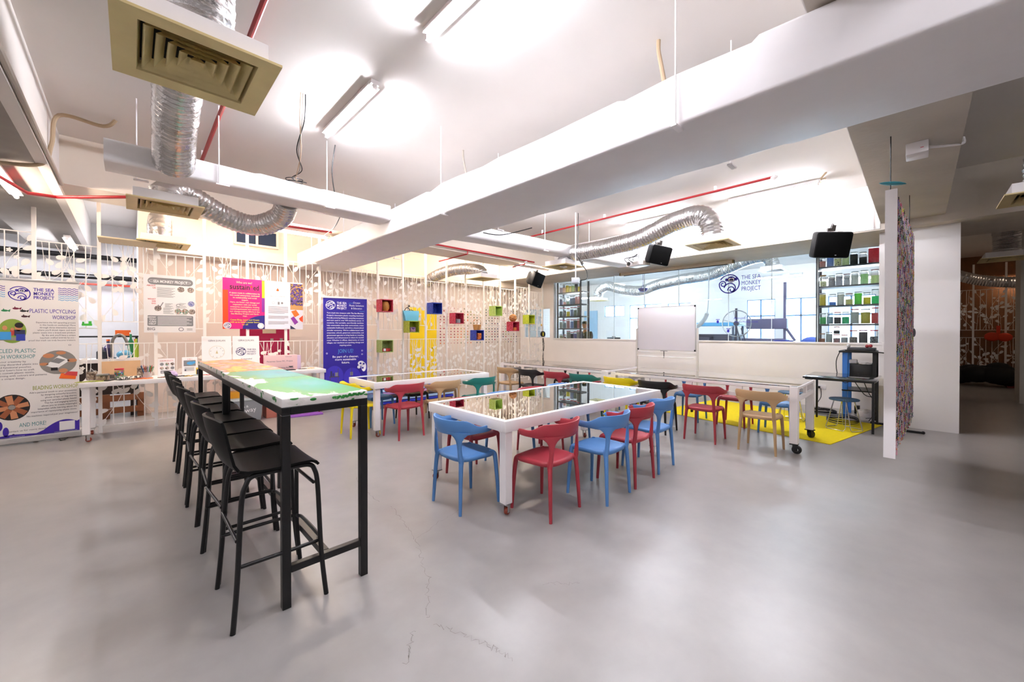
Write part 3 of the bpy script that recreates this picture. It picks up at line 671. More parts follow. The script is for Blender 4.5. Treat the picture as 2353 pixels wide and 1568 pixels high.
bar_table('far black-framed bar table with orange and yellow paint on its top', .805, 5.085, 1.85, .455, [(-.92, .92, ORANGE)])
gr = MB()   # green paint run along the near edge
q = random.Random(5); GP = mat('thick green paint', '#1F7A2B', .3)
for i in range(80):
    x = .03 + .18 * i / 80 + q.uniform(-.004, .004); gr.ball((x, 0, .01 * math.sin(i * .5) * .4 + .010 * i / 80 + q.uniform(-.004, .004)), q.uniform(.004, .0085), None, 7, 5, (1, .25, .8))
gr.ball((-.075, 0, .006), .012, None, 10, 6, (1.4, .25, .7))
tb = [o for o in COL.objects if o.name == 'bar_table'][0]
gro = gr.obj('paint_run', GP, [c for c in tb.children if c.name.startswith('tabletop')][0], loc=(0, -.931, 1.078))
def make_stool():
    t = thing('bar_stool', 'x', 'stool', group='black bar stools in a row')
    prof = [(-.235, 1.03), (-.225, .97), (-.212, .90), (-.2, .84), (-.19, .795), (-.172, .765), (-.14, .75), (-.08, .745), (0, .744), (.09, .747), (.15, .745), (.18, .734), (.195, .715)]
    wid = [.165, .172, .178, .183, .187, .192, .2, .205, .208, .208, .206, .204, .2]
    crv = [.05, .05, .045, .036, .026, .014, .004, 0, 0, 0, 0, 0, 0]
    g = [[(x - c * (1 - v * v), w * v, z + (.006 * v * v if i > 5 else 0) - (.02 * abs(v) ** 3 if i == 0 else 0)) for v in [k / 5 for k in range(-5, 6)]] for i, ((x, z), w, c) in enumerate(zip(prof, wid, crv))]
    MB().slab(g[:6], .013).obj('backrest', BPLY, t, smooth=50)
    MB().slab(g[5:], -.013 if False else .013).obj('seat', BPLY, t, smooth=50)
    for sy in (-1, 1):
        for sx in (-1, 1):
            xf, xt = (.215, .165) if sx > 0 else (-.212, -.14)
            P = curve_pts([(xf, sy * .235, 0), (xf * .9, sy * .222, .25), ((xf + xt * 1.5) / 2.5, sy * .195, .6), (xt * 1.04, sy * .183, .69), (xt * .9, sy * .181, .718), (xt * .6, sy * .18, .725), (0, sy * .18, .725)], 5)
            MB().tube(P, .0125, 10).obj('leg', BLACK, t, smooth=50)
    mb = MB(); zz = .3; a, b, c = -.196, .205, .213
    mb.tube(curve_pts([(a, -c, zz), (b - .06, -c, zz), (b - .012, -c + .03, zz), (b, -c + .08, zz), (b, c - .08, zz), (b - .012, c - .03, zz), (b - .06, c, zz), (a, c, zz)], 5), .01, 8)
    mb.obj('footrest', BLACK, t, smooth=50)
    mb = MB().tube([(-.19, -.21, .43), (-.19, .21, .43)], .009, 8).tube([(.166, -.19, .62), (.166, .19, .62)], .009, 8).tube([(-.1, -.18, .72), (-.1, .18, .72)], .009, 8)
    mb.obj('stretcher', BLACK, t, smooth=50)
    return t
st0 = make_stool()
ordn = ['nearest the camera', 'second from the camera', 'third from the camera', 'fourth from the camera', 'third from the far end', 'second from the far end', 'at the far end']
for i, y in enumerate((2.51, 3.03, 3.49, 3.97, 4.49, 5.03, 5.54)):
    l = 'black bar stool ' + ordn[i] + ' in the row by the bar tables'
    if i == 0: st0.location = (.555, y, 0); st0['label'] = l
    else: dup(st0, l, (.552 + (i % 3 - 1) * .006, y, 0), R((3, -2, 2, -3, 1, -1)[i - 1]))
# ================================================================== plastic chairs
CHC = {'blue': mat('blue plastic', '#5386C0', .45), 'red': mat('red plastic', '#A8323E', .45), 'beige': mat('beige plastic', '#BE9C72', .45), 'teal': mat('teal plastic', '#157268', .42), 'yellow': mat('yellow plastic', '#F0D800', .42), 'black': mat('black plastic', '#171618', .4)}
def make_chair(c):
    m = CHC[c]; t = thing('plastic_chair', 'x', 'chair')
    # seat
    n = 32
    def ring(hx, hy, z, e=3.4):
        out = []
        for k in range(n):
            a = 2 * PI * k / n; ca, sa = math.cos(a), math.sin(a)
            x = abs(ca) ** (2 / e) * math.copysign(1, ca) * hx; y = abs(sa) ** (2 / e) * math.copysign(1, sa) * hy
            if y > 0: x *= 1 + .08 * (y / hy)
            zz = z - (.012 * max(0, y / .2) ** 3)
            out.append((x, y + .005, zz))
        return out
    mb = MB(); mb.loft([ring(.15, .15, .402), ring(.185, .185, .402), ring(.198, .2, .41), ring(.203, .205, .425), ring(.2, .202, .437), ring(.188, .19, .444), ring(.16, .162, .443), ring(.1, .1, .437), ring(.03, .03, .435)])
    mb.obj('seat', m, t, smooth=60)
    for sx in (-1, 1):
        for sy in (-1, 1):
            P = curve_pts([(sx * .196, sy * .2, 0), (sx * .187, sy * .19, .2), (sx * .176, sy * .178, .38), (sx * .165, sy * .165, .42), (sx * .14, sy * .14, .428)], 5)
            MB().tube(P, [.0125 + .009 * min(1, i / 14) for i in range(len(P))], 10).obj('leg', m, t, smooth=60)
    # backrest: yoke band with forward arms on two flared posts
    a, b, y0, th = .258, .225, -.012, .0085
    N = 40; secs = []
    for i in range(N + 1):
        ph = R(-118 + 236 * i / N); q = abs(math.degrees(ph))
        s1 = max(0, min(1, (q - 48) / 34)); s1 = s1 * s1 * (3 - 2 * s1)
        zt = .748 - .055 * s1 - .01 * max(0, (q - 95) / 23); zb = .628 + .012 * s1
        if q > 108: k_ = (q - 108) / 10; zm = (zt + zb) / 2; zt = zm + (zt - zm) * math.sqrt(max(.02, 1 - k_ * k_)); zb = zm - (zm - zb) * math.sqrt(max(.02, 1 - k_ * k_))
        sec = []
        for (o, z) in ((-th, zb + .006), (-th * .5, zb), (th * .5, zb), (th, zb + .006), (th, zt - .006), (th * .5, zt), (-th * .5, zt), (-th, zt - .006)):
            k = 1 + .1 * (z - .628) / .12 * (1 if q < 90 else .6)
            sec.append(((a * k + o) * math.sin(ph), -(b * k + o) * math.cos(ph) + y0, z))
        secs.append(sec)
    mb = MB(); mb.loft(secs)
    for sx in (-1, 1):
        S = []
        for z, w, d, x, y in ((.40, .021, .02, .172, -.172), (.44, .02, .019, .173, -.181), (.5, .0185, .016, .171, -.187), (.55, .021, .014, .169, -.19), (.585, .03, .012, .168, -.191), (.61, .046, .01, .168, -.192), (.63, .07, .009, .168, -.1925), (.65, .1, .0075, .168, -.195)):
            tx, ty = .80, .60 * .75; q = math.hypot(tx, ty); tx, ty = tx / q, ty / q
            S.append([(sx * (x + (tx * w * math.cos(u) - ty * d * math.sin(u) * 1)) , y + (ty * w * math.cos(u) + tx * d * math.sin(u)), z - (abs(math.cos(u)) * .0)) for u in [2 * PI * k / 12 for k in range(12)]])
        mb.loft(S)
    mb.obj('backrest', m, t, smooth=55)
    return t
CH = {}
def chair(c, x, y, face, label, jitter=0.):
    """face: direction in degrees the sitter looks (0 = +x)"""
    rz = R(face - 90 + jitter)
    if c not in CH:
        CH[c] = make_chair(c); o = CH[c]; o.location = (x, y, 0); o.rotation_euler.z = rz; o['label'] = label
    else: o = dup(CH[c], label, (x, y, 0), rz)
    o['group'] = c + ' plastic chairs'
    return o
F_ = 'at the near glass-topped table'
chair('blue', 2.055, 2.69, 0, 'blue plastic chair at the left short end of the nearest glass-topped table', -1)
chair('red', 2.455, 2.135, 90, 'red plastic chair closest to the camera, beside the front corner leg of the table', 3)
chair('blue', 3.025, 2.0, 90, 'blue plastic chair on the near side of the table, between two red ones', 2)
chair('red', 3.52, 2.015, 90, 'red plastic chair on the near side of the table, between two blue ones', 2)
chair('blue', 4.03, 2.04, 90, 'blue plastic chair at the right corner of the nearest table', 3)
chair('red', 2.52, 3.165, -90, 'red plastic chair on the far side of the nearest table, behind the front blue chair', 0)
chair('blue', 3.06, 3.19, -90, 'blue plastic chair half hidden behind the nearest table, second along its far side', 1)
chair('red', 3.6, 3.22, -90, 'red plastic chair half hidden behind the nearest table, third along its far side', -1)
chair('blue', 4.12, 3.19, -90, 'blue plastic chair half hidden behind the nearest table, last along its far side', 1)
chair('red', 2.735, 5.0, 90, 'red plastic chair pushed up to the middle table beside its white leg', 3)
chair('beige', 3.31, 4.92, 90, 'beige plastic chair with its back to the camera at the middle table', 2)
chair('teal', 3.96, 4.87, 90, 'teal plastic chair at the middle table beside the beige one', 2)
chair('yellow', 2.335, 5.51, 0, 'yellow plastic chair at the end of the middle table behind the painted bar table', -3)
chair('blue', 2.78, 5.94, -90, 'blue plastic chair on the far side of the middle table next to the yellow one', 1)
chair('black', 3.39, 5.9, -90, 'black plastic chair on the far side of the middle table before the striped bench', 1)
chair('beige', 3.98, 5.92, -90, 'beige plastic chair on the far side of the middle table', 0)
chair('beige', 5.575, 1.345, 0, 'beige plastic chair at the long lattice table, nearest its castored corner leg')
chair('red', 5.58, 2.01, 0, 'red plastic chair at the long lattice table in front of the yellow rug', 1)
chair('black', 5.56, 2.66, 0, 'black plastic chair at the long lattice table behind the blue corner chair', 2)
chair('yellow', 5.57, 3.26, 0, 'yellow plastic chair whose back shows above the nearest table', 1)
chair('teal', 5.57, 3.95, 0, 'teal plastic chair at the long lattice table, back showing over the nearest table', 1)
chair('red', 5.56, 4.52, 0, 'red plastic chair farther along the long lattice table beside the black one', 0)
chair('black', 5.54, 5.15, 0, 'black plastic chair near the far end of the long lattice table', 0)
chair('beige', 5.5, 5.72, 0, 'beige plastic chair last in the row at the far end of the long lattice table', 0)
chair('blue', 6.69, 1.41, 180, 'blue plastic chair under the long lattice table, closest to the black desk', 1)
chair('red', 6.79, 2.0, 180, 'red plastic chair on the rug side of the long lattice table', -1)
chair('blue', 6.67, 2.64, 180, 'blue plastic chair on the rug side of the long table before the whiteboard', 2)
chair('red', 6.86, 3.4, 180, 'red plastic chair on the wall side of the long table left of the whiteboard', -2)
chair('blue', 6.7, 4.05, 180, 'blue plastic chair on the wall side of the long table behind the teal one', 0)
chair('red', 6.9, 4.75, 180, 'red plastic chair against the wall side, far part of the long table', 2)
chair('black', 6.7, 5.25, 180, 'black plastic chair on the wall side behind the far red one', 1)
# ================================================================== glass-topped tables
TGL = glass('table glass', '#EEF2F0', 1.6, 0., .42)
def caster(t, x, y, wheel, r=.03, hs=.1, yaw=.5):
    l = MB().box((0, 0, hs - .004), (.075, .075, .006)).obj('caster', STEEL, t, smooth=0, loc=(x, y, 0), rz=yaw)
    MB().box((.012, -.019, .06), (.03, .004, .075)).box((.012, .019, .06), (.03, .004, .075)).obj('fork', STEEL if wheel is not BLACKR else BLACKR, l, smooth=0)
    MB().lathe((.022, 0, r), [(r * .5, -.014), (r * .92, -.014), (r, -.008), (r, .008), (r * .92, .014), (r * .5, .014)], 18, axis='Y').obj('wheel', wheel, l)
    return l
RUST = mat('orange red rubber', '#8E3A26', .5)
def glass_table(label, cx, cy, L, w, rz, h=.76, ap=.088, wheels=None, crossbar=True, name='glass_table'):
    t = thing(name, label, 'table', (cx, cy, 0), rz); rim = .048; mb = MB()
    for sy in (-1, 1): mb.box((0, sy * (w / 2 - rim / 2), h - ap / 2), (L, rim, ap))
    for sx in (-1, 1): mb.box((sx * (L / 2 - rim / 2), 0, h - ap / 2), (rim, w - 2 * rim, ap))
    mb.obj('apron', WMETAL, t, bevel=.004)
    if crossbar: MB().box((0, 0, h - .05), (.04, w - 2 * rim, .05)).obj('crossbar', WMETAL, t, smooth=0)
    MB().box((0, 0, h - .009), (L - 2 * rim, w - 2 * rim, .006)).obj('glass_top', TGL, t, smooth=0)
    MB().box((0, 0, h - ap + .006), (L - 2 * rim, w - 2 * rim, .008)).obj('lower_panel', glass('lower table glass', '#DDE3E0', 1.0, .02, .02), t, smooth=0)
    k = 0
    for sx in (-1, 1):
        for sy in (-1, 1):
            x, y = sx * (L / 2 - .06), sy * (w / 2 - .06)
            MB().box((x, y, (h - ap + .1) / 2), (.072, .072, h - ap - .1)).obj('leg', WMETAL, t, smooth=0, bevel=.003)
            caster(t, x, y, (wheels or RUST), yaw=.4 + 1.3 * k); k += 1
    return t
glass_table('nearest white table with a glass top on four castors, ringed by blue and red chairs', 3.305, 2.735, 2.46, 1.14, R(-1.7))
gt2 = glass_table('middle white table with a glass top before the yellow door', 3.37, 5.545, 2.0, .92, R(-1.5))
def lattice_table(label, cx, y0, y1, w, h=.8):
    L = y1 - y0; t = thing('lattice_table', label, 'table', (cx, (y0 + y1) / 2, 0)); s = .085
    for sx in (-1, 1):
        for sy in (-1, 1):
            x, y = sx * (w / 2 - s / 2), sy * (L / 2 - s / 2)
            MB().box((x, y, (h + .12) / 2), (s, s, h - .12)).obj('leg', WMETAL, t, smooth=0, bevel=.004)
            l = MB().box((0, 0, .113), (.085, .085, .012)).box((.01, -.026, .075), (.05, .006, .08)).box((.01, .026, .075), (.05, .006, .08)).obj('caster', BLACK, t, smooth=0, loc=(x, y, 0), rz=sx * .5 + sy)
            MB().lathe((.025, 0, .05), [(.02, -.02), (.044, -.02), (.05, -.012), (.05, .012), (.044, .02), (.02, .02)], 20, axis='Y').obj('wheel', BLACKR, l)
            MB().lathe((.025, 0, .05), [(.004, -.024), (.018, -.024), (.018, .024), (.004, .024)], 12, axis='Y').obj('hub', STEEL, l)
    mb = MB()
    for sx in (-1, 1):
        x = sx * (w / 2 - .02)
        for z, d in ((h - .03, .04), (.645, .05)): mb.box((x, 0, z), (.04, L - 2 * s, d))
        n = 4
        for k in range(1, n): mb.box((x, -L / 2 + L * k / n, (h - .05 + .67) / 2), (.036, .075, h - .05 - .67))
    for sy in (-1, 1):
        y = sy * (L / 2 - .02)
        for z, d in ((h - .02, .03), (.645, .05)): mb.box((0, y, z), (w - 2 * s, .04, d))
        mb.box((0, y, (h - .035 + .67) / 2), (.04, .036, h - .035 - .67))
    mb.obj('lattice_rail', WMETAL, t, smooth=0, bevel=.003)
    for k in (1, 2, 3): MB().box((0, -L / 2 + L * k / 4, h - .035), (w - .08, .05, .03)).obj('crossbar', WMETAL, t, smooth=0)
    MB().box((0, 0, h - .004), (w - .02, L - .02, .008)).obj('glass_top', glass('pale table glass', '#F4F7F7', 1.4, .0, .28), t, smooth=0)
    return t
lattice_table('white lattice-sided table with black castors, half on the yellow rug', 6.165, .985, 3.5, 1.06)
lattice_table('far white lattice-sided table along the glazed wall, beyond the first', 6.2, 3.62, 6.2, 1.06)
# ================================================================== rug, desk, stools, rack
rug = MB().prism([(6.44, .78), (8.34, .385), (8.95, 3.02), (6.95, 3.32)], .001, .007); tag(rug.obj('rug', mat('yellow felt', '#EDD500', .95, var=.06, vscale=20, bump=.2, bscale=200)), 'bright yellow felt rug under the desk and the end of the long table', 'rug')
d = thing('desk', 'small black desk on thin legs standing on the yellow rug by the column', 'desk', (7.9, .82, 0))
MB().box((0, 0, .757), (.98, .84, .026)).obj('desktop', mat('black glass desk top', '#1A1A1A', .12, coat=.5), d, bevel=.006)
fr = MB().box((0, 0, .735), (.93, .79, .02)).obj('frame', BLACK, d, smooth=0)
MB().box((.05, -.05, .715), (.5, .5, .02)).obj('cable_tray', mat('grey underside', '#8A8A8C', .5), d, smooth=0)
for x, y in ((-.43, .375), (.44, .375), (-.36, -.375), (.45, -.375)): MB().box((x, y, .37), (.028, .028, .74)).obj('leg', BLACK, d, smooth=0)
FELT = mix_colors('mottled dark blue plastic', ['#31506B', '#3E6280', '#2B465F', '#52718B'], 60, .6)
def wire_stool(label, x, y, rz, sm):
    t = thing('wire_stool', label, 'stool', (x, y, .007), rz)
    MB().lathe((0, 0, .43), [(.02, 0), (.17, 0), (.178, .006), (.178, .02), (.17, .026), (.02, .026)], 28).obj('seat', sm, t)
    for k in range(4):
        a0, a1 = PI / 2 * k, PI / 2 * k + PI / 2
        P = [(.12 * math.cos(a0), .12 * math.sin(a0), .43), (.22 * math.cos(a0 + .15), .22 * math.sin(a0 + .15), .03), (.22 * math.cos(a0 + .22), .22 * math.sin(a0 + .22), .008), (.21 * math.cos(a1 - .25), .21 * math.sin(a1 - .25), .008), (.2 * math.cos(a1 - .12), .2 * math.sin(a1 - .12), .04), (.115 * math.cos(a1), .115 * math.sin(a1), .43)]
        MB().tube(P, .0055, 7).obj('leg', CHROME, t)
    return t
wire_stool('round blue-topped stool on chrome wire legs in front of the black desk', 7.585, .765, .3, FELT)
wire_stool('round blue-topped wire stool behind the long table end, left of the desk', 7.8, 1.46, .8, FELT)
r = thing('equipment_rack', 'blue-posted equipment rack with a black shelf and gear between wall and column', 'rack', (9.0, .7, 0))
BP = mat('blue lacquered steel', '#2F6FC0', .4)
for x, y in ((-.26, .17), (.28, .17)): MB().box((x, y, .55), (.07, .07, 1.1)).obj('post', BP, r, smooth=0, bevel=.004)
for x in (-.26, .28): MB().box((x, -.2, .55), (.06, .05, 1.1)).obj('rear_post', BLACK, r, smooth=0)
MB().box((0, 0, 1.115), (.64, .5, .03)).obj('shelf', BLACK, r, smooth=0, bevel=.004)
MB().box((0, -.01, .46), (.6, .44, .02)).obj('lower_shelf', BLACK, r, smooth=0)
cabo = MB().box((.02, -.03, .78), (.44, .3, .26)).obj('black_box', mat('black case', '#0C0C0D', .5), r, bevel=.01)
tag(MB().box((0, 0, 0), (.12, .1, .06)).obj('adapter_box', WMETAL, None, bevel=.006, loc=(8.93, .78, .942)), 'white adapter box on top of the black case in the rack', 'box')
tag(MB().box((0, 0, 0), (.3, .36, .05)).obj('mixer', mat('dark grey mixer', '#3A3A3C', .4), None, bevel=.01, loc=(9.0, .68, 1.156)), 'dark mixing desk on the rack shelf', 'mixer')
for i, (x, y, c) in enumerate(((8.86, .84, '#D8D8D8'), (8.86, .6, '#8E1B22'), (9.05, .57, '#A02028'))):
    t = thing('gadget', ('white microphone', 'red knobbed game pad', 'red bulbed gadget')[i] + ' lying on the rack shelf', 'gadget', (x, y, 1.181))
    MB().ball((0, 0, .028), .028, None, 12, 7, (1.5, 1, 1)).obj('body', mat('gadget ' + c, c, .4), t); MB().cyl((.03, 0, .03), (.13, .03, .03), .012, 10).obj('handle', STEEL, t)
tag(MB().tube([(8.74, .87, 1.14), (8.6, .65, 1.14), (8.42, .46, 1.13), (8.3, .335, 1.12)], .009, 8).tube([(8.3, .335, 1.12), (8.3, .335, 1.04)], .009, 8).obj('hook_rod', BLACK), 'black rod reaching from the rack toward the beaded panel', 'rod')
tag(MB().box((0, 0, 0), (.11, .07, .14)).box((-.06, 0, .02), (.02, .06, .1)).obj('power_adapter', BLACK, None, bevel=.006, loc=(9.2, .75, .08)), 'black power supply on the floor under the rack', 'adapter')
rb = MB().lathe((0, 0, 0), [(.02, 0), (.12, 0), (.125, .05), (.11, .1), (.02, .12)], 20).ball((-.08, 0, .09), .05); tag(rb.obj('white_gadget', WMETAL, None, loc=(9.05, .62, 0)), 'white round gadget on the floor under the rack', 'gadget')
q = random.Random(9)
for i, (lab, P, rr) in enumerate((
    ('black cable hanging from the rack shelf down in front of the blue post', [(8.72, .93, 1.13), (8.66, .98, .95), (8.6, .95, .72), (8.55, .85, .6), (8.66, .75, .68), (8.75, .7, .75)], .006),
    ('black cable drooping from the desk top to the column foot', [(8.3, .62, .73), (8.35, .55, .5), (8.5, .5, .35), (8.55, .48, .1), (8.7, .6, .02)], .006),
    ('black cable looping under the desk', [(8.35, .75, .72), (8.4, .6, .45), (8.42, .48, .4), (8.36, .47, .2), (8.5, .55, .02)], .006),
    ('black cable coil lying on the yellow rug under the desk', [(8.25 + .26 * (1 + .25 * math.sin(a * .37)) * math.cos(a * .7), .85 + .2 * math.sin(a * .7), .014 + .0015 * a) for a in range(40)], .006),
    ('black cable tangle on the floor by the wall socket', [(8.95 + .2 * math.cos(a * .9) * (1 + .3 * math.sin(a * .5)), 1.2 + .2 * math.sin(a * .9), .01 + .001 * a) for a in range(36)], .006),
    ('black lead from the wall plug to the floor', [(9.56, 1.31, .36), (9.5, 1.3, .2), (9.4, 1.35, .05), (9.2, 1.2, .012), (9.0, 1.1, .012)], .006),
    ('white cable bundle on the black case in the rack', [(8.8 + .05 * math.cos(a), .62 + .08 * math.sin(a), .925 + .012 * math.sin(a * 1.7)) for a in range(16)], .004))):
    cable(lab, P, rr, BLACK if 'white' not in lab else WMETAL, k=4)
so = thing('wall_socket', 'white double wall socket with a black plug left of the rack', 'socket', (9.6, 1.31, .38))
MB().box((-.006, 0, 0), (.012, .15, .09)).obj('plate', WMETAL, so, bevel=.003); MB().box((-.03, .03, 0), (.04, .04, .04)).obj('plug', BLACK, so, bevel=.004)
# ================================================================== whiteboard
w = thing('whiteboard', 'white marker board on a wheeled frame in front of the glazed wall', 'whiteboard', (7.5, 3.44, 0))
MB().box((0, 0, 1.515), (.03, 1.14, .86)).obj('board', mat('board enamel', '#EDE9EC', .25), w, bevel=.004)
e = MB()
for z in (1.09, 1.94): e.box((-.004, 0, z), (.034, 1.16, .016))
for y in (-.575, .575): e.box((-.004, y, 1.515), (.034, .016, .86))
e.obj('board_edge', mat('anodised aluminium', '#CFCDC9', .35, .6), w, smooth=0)
for y in (-.565, .565):
    for z in (1.1, 1.93): MB().box((-.016, y, z), (.012, .03, .03)).obj('corner_cap', BLACK, w, smooth=0)
AL = mat('cream frame tube', '#DDD8CF', .4)
for y in (-.605, .605): MB().box((0, y, .8), (.035, .035, 1.44)).obj('upright', AL, w, smooth=0, bevel=.004)
b = MB()
for z in (1.03, .64): b.box((0, 0, z), (.03, 1.19, .05))
b.obj('frame_rail', AL, w, smooth=0)
MB().box((-.05, 0, .96), (.06, 1.14, .012)).obj('pen_tray', AL, w, smooth=0)
MB().box((-.025, .02, 1.075), (.01, .14, .008)).cyl((-.025, .02, 1.07), (-.025, .02, .97), .006, 8).ball((-.025, .02, .955), .016).obj('latch', BLACK, w)
for y in (-.605, .605):
    fo = MB().box((0, y, .075), (.55, .035, .03)).obj('foot', AL, w, smooth=0)
    for x in (-.25, .25):
        MB().lathe((x, y, .03), [(.01, -.012), (.03, -.012), (.03, .012), (.01, .012)], 14, axis='Y').obj('wheel', BLACKR, fo)
# ================================================================== beaded hanging panel
pn = thing('beaded_panel', 'tall white-edged hanging panel covered with strings of coloured beads', 'panel', (4.6, .175, .39), R(-2.3))
MB().box((1.1, 0, 1.125), (2.2, .05, 2.25)).obj('board', WHITE, pn, smooth=0)
MB().box((-.002, -.008, 1.125), (.02, .075, 2.26)).obj('edge_frame', WMETAL, pn, smooth=0)
BD = mix_colors('many coloured beads', ['#F2B8C8', '#E05A78', '#161616', '#FFF8F4', '#F2E858', '#9AB0E0', '#F6EEF0', '#ECD8EC', '#88C8A0', '#FFFAF6', '#B088D0', '#F2A468', '#1B1B1B', '#F8D8E0'], 26, .3, 'voronoi', stretch=(1, 1, .8))
mb = MB(); q = random.Random(2)
for i in range(56):
    x = .04 + i * .0385; z = 2.22 - .02 * q.random(); bot = .03 + .05 * q.random(); pr = []
    while z > bot:
        L = q.choice((.012, .016, .03, .045)); rr = q.choice((.008, .01, .012)) if L < .02 else .008
        pr += [(.003, z), (rr, z - .003), (rr, z - L + .003), (.003, z - L)]; z -= L + .002
    mb.lathe((x, -.036 - .004 * q.random(), 0), pr, 6)
bo = mb.obj('bead_strings', BD, pn, smooth=0); bo['kind'] = 'stuff'
for x in (.02, 2.17):
    for dx in (-.012, .012):
        MB().tube([(x + dx, 0, 2.24), (x, 0, 2.71)], .0035, 6).obj('hanging_cord', BLACK, pn)
MB().ball((2.1, -.05, 1.05), .05, None, 12, 8, (1, .3, 1)).obj('grey_tag', mat('grey felt', '#85858F', .7), pn)
fl = thing('toy_kayak', 'small turquoise boat-shaped tag on the cord above the beaded panel', 'ornament', (4.62, .16, 2.7))
MB().loft([[(x, .035 * w_ * math.cos(a), .012 * w_ * math.sin(a)) for a in [2 * PI * k / 10 for k in range(10)]] for x, w_ in ((-.12, .15), (-.09, .6), (-.03, 1), (.03, 1), (.09, .6), (.12, .15))]).obj('hull', mat('turquoise wood', '#3E9AA8', .5), fl); fl.rotation_euler.z = R(-40)
MB().lathe((-.005, 0, .008), [(.002, 0), (.012, 0), (.012, .006), (.002, .006)], 12).obj('cockpit', BLACK, fl)
fb = MB().box((0, 0, .018), (.03, .36, .03)).box((0, .17, .02), (.05, .05, .04)); tag(fb.obj('floor_bar', BLACK, None, smooth=0, bevel=.005, loc=(8.38, .33, 0)), 'black floor bar beside the column foot behind the beaded panel', 'stand')
fb = MB().box((0, 0, .018), (.03, .2, .03)).ball((0, -.1, .02), .022); tag(fb.obj('floor_bar', BLACK, None, smooth=30, loc=(8.05, .05, 0)), 'black floor bar sticking out right of the beaded panel', 'stand')
sb = thing('sensor_box', 'white square box with a small red light under the cross beam', 'box', (5.0, .02, 3.1))
MB().box((0, 0, -.05), (.2, .14, .1)).obj('case', WMETAL, sb, bevel=.006); MB().box((-.101, -.03, -.06), (.002, .02, .006)).obj('red_light', mat('red indicator', '#D86070', .4), sb, smooth=0)
cable('white cable from the sensor box to the beam edge', [(5.0, -.05, 3.06), (5.1, -.15, 3.07), (5.3, -.26, 3.12), (5.4, -.27, 3.2)], .012, WMETAL)
# ================================================================== roll-up banners and posters
PURP = mat('banner purple ink', '#3B1FA0', .5); TEALI = mat('teal ink', '#3F8F92', .5); OLIVE = mat('olive ink', '#9AA52A', .5); TXT = mat('grey violet ink', '#4A4458', .5); LBLUE = mat('light blue ink', '#4FA3DC', .5)
WINK = mat('white ink', '#F6F4F6', .5); ORNG = mat('orange print', '#F06A1E', .5); REDI = mat('red ink', '#D2444A', .5); GREYI = mat('grey ink', '#858588', .5)
b = thing('rollup_banner', 'white roll-up banner of workshops with purple headings at the left edge, before the fence', 'banner', (-.94, 8.08, 0))
MB().box((0, 0, 1.09), (.85, .004, 2.06)).obj('banner_sheet', mat('banner cloth', '#ECE8E6', .45), b, smooth=0)
MB().box((0, 0, .055), (.88, .11, .08)).obj('base_cassette', mat('brushed aluminium', '#C9C7C5', .3, .8), b, smooth=0, bevel=.012)
MB().box((0, 0, 2.125), (.87, .03, .025)).obj('top_rail', mat('brushed aluminium', '#C9C7C5', .3, .8), b, smooth=0, bevel=.004)
for x in (-.3, .28): MB().tube([(x - .04, -.02, .012), (x - .02, -.14, .008), (x + .02, -.14, .008), (x + .04, -.02, .012)], .006, 6).obj('foot', BLACK, b)
MB().cyl((0, .03, .06), (0, .02, 2.1), .009, 8).obj('pole', STEEL, b)
p = Print((.94 - .0, -.0025, 0))   # x measured as world x
p.O = Vector((.94, -.0025, 0))
p.monkey(-1.03, 1.945, .093, PURP)
for i, t_ in enumerate(('THE SEA', 'MONKEY', 'PROJECT')): p.text(t_, -.915, 1.985 - i * .052, .058, PURP, fit=.18, bold=True)
p.waves(-.70, -.52, 2.035, .026, 7, PURP, .0075, 1, LBLUE); p.waves(-1.34, -1.145, 2.03, .026, 6, PURP, .0075, 1, LBLUE)
p.text('PLASTIC UPCYCLING', -.545, 1.70, .075, PURP, 'r', fit=.405); p.text('WORKSHOP', -.545, 1.618, .075, PURP, 'r', fit=.21)
p.para(['Experience the full upcycling process', 'in this hands-on workshop! Move', 'through three interactive stations', "where you'll shred, inject, and mold", 'plastic waste into a brand-new product.', "By the end, you'll have a unique", 'keychain crafted entirely by you -', 'proof that trash can truly become treasure.'], -.545, 1.565, .028, .034, TXT, 'r', st=.84)
p.text('RECYCLED PLASTIC', -.9, 1.18, .072, TEALI, 'r', fit=.42); p.text('POUCH WORKSHOP', -.905, 1.105, .072, TEALI, 'r', fit=.39)
p.para(['Unleash your creativity by', 'transforming discarded plastic into', 'stylish and functional pouches', 'and holders! Learn how to craft', 'your own custom plastic textile,', 'experimenting with colours and patterns', 'to create a unique design.'], -1.3, 1.055, .03, .036, TXT)
p.text('BEADING WORKSHOP', -.53, .685, .075, OLIVE, 'r', fit=.4)
p.para(['Add a personal touch to your accessories', 'by designing colourful bracelets,', 'phone straps, or bag charms', 'using our upcycled plastic beads!', 'This fun and engaging activity', 'allows you to create meaningful', 'keepsakes while learning about the', 'importance of repurposing plastic waste.'], -.54, .64, .029, .0365, TXT, 'r', st=.85)
p.text('No machines required-just your imagination!', -.535, .335, .029, TXT, 'r', stretch=.85)
p.text('AND MORE!', -.93, .215, .075, TEALI, 'c', fit=.225); p.text('Contact us for more details.', -.975, .16, .03, TXT, 'c')
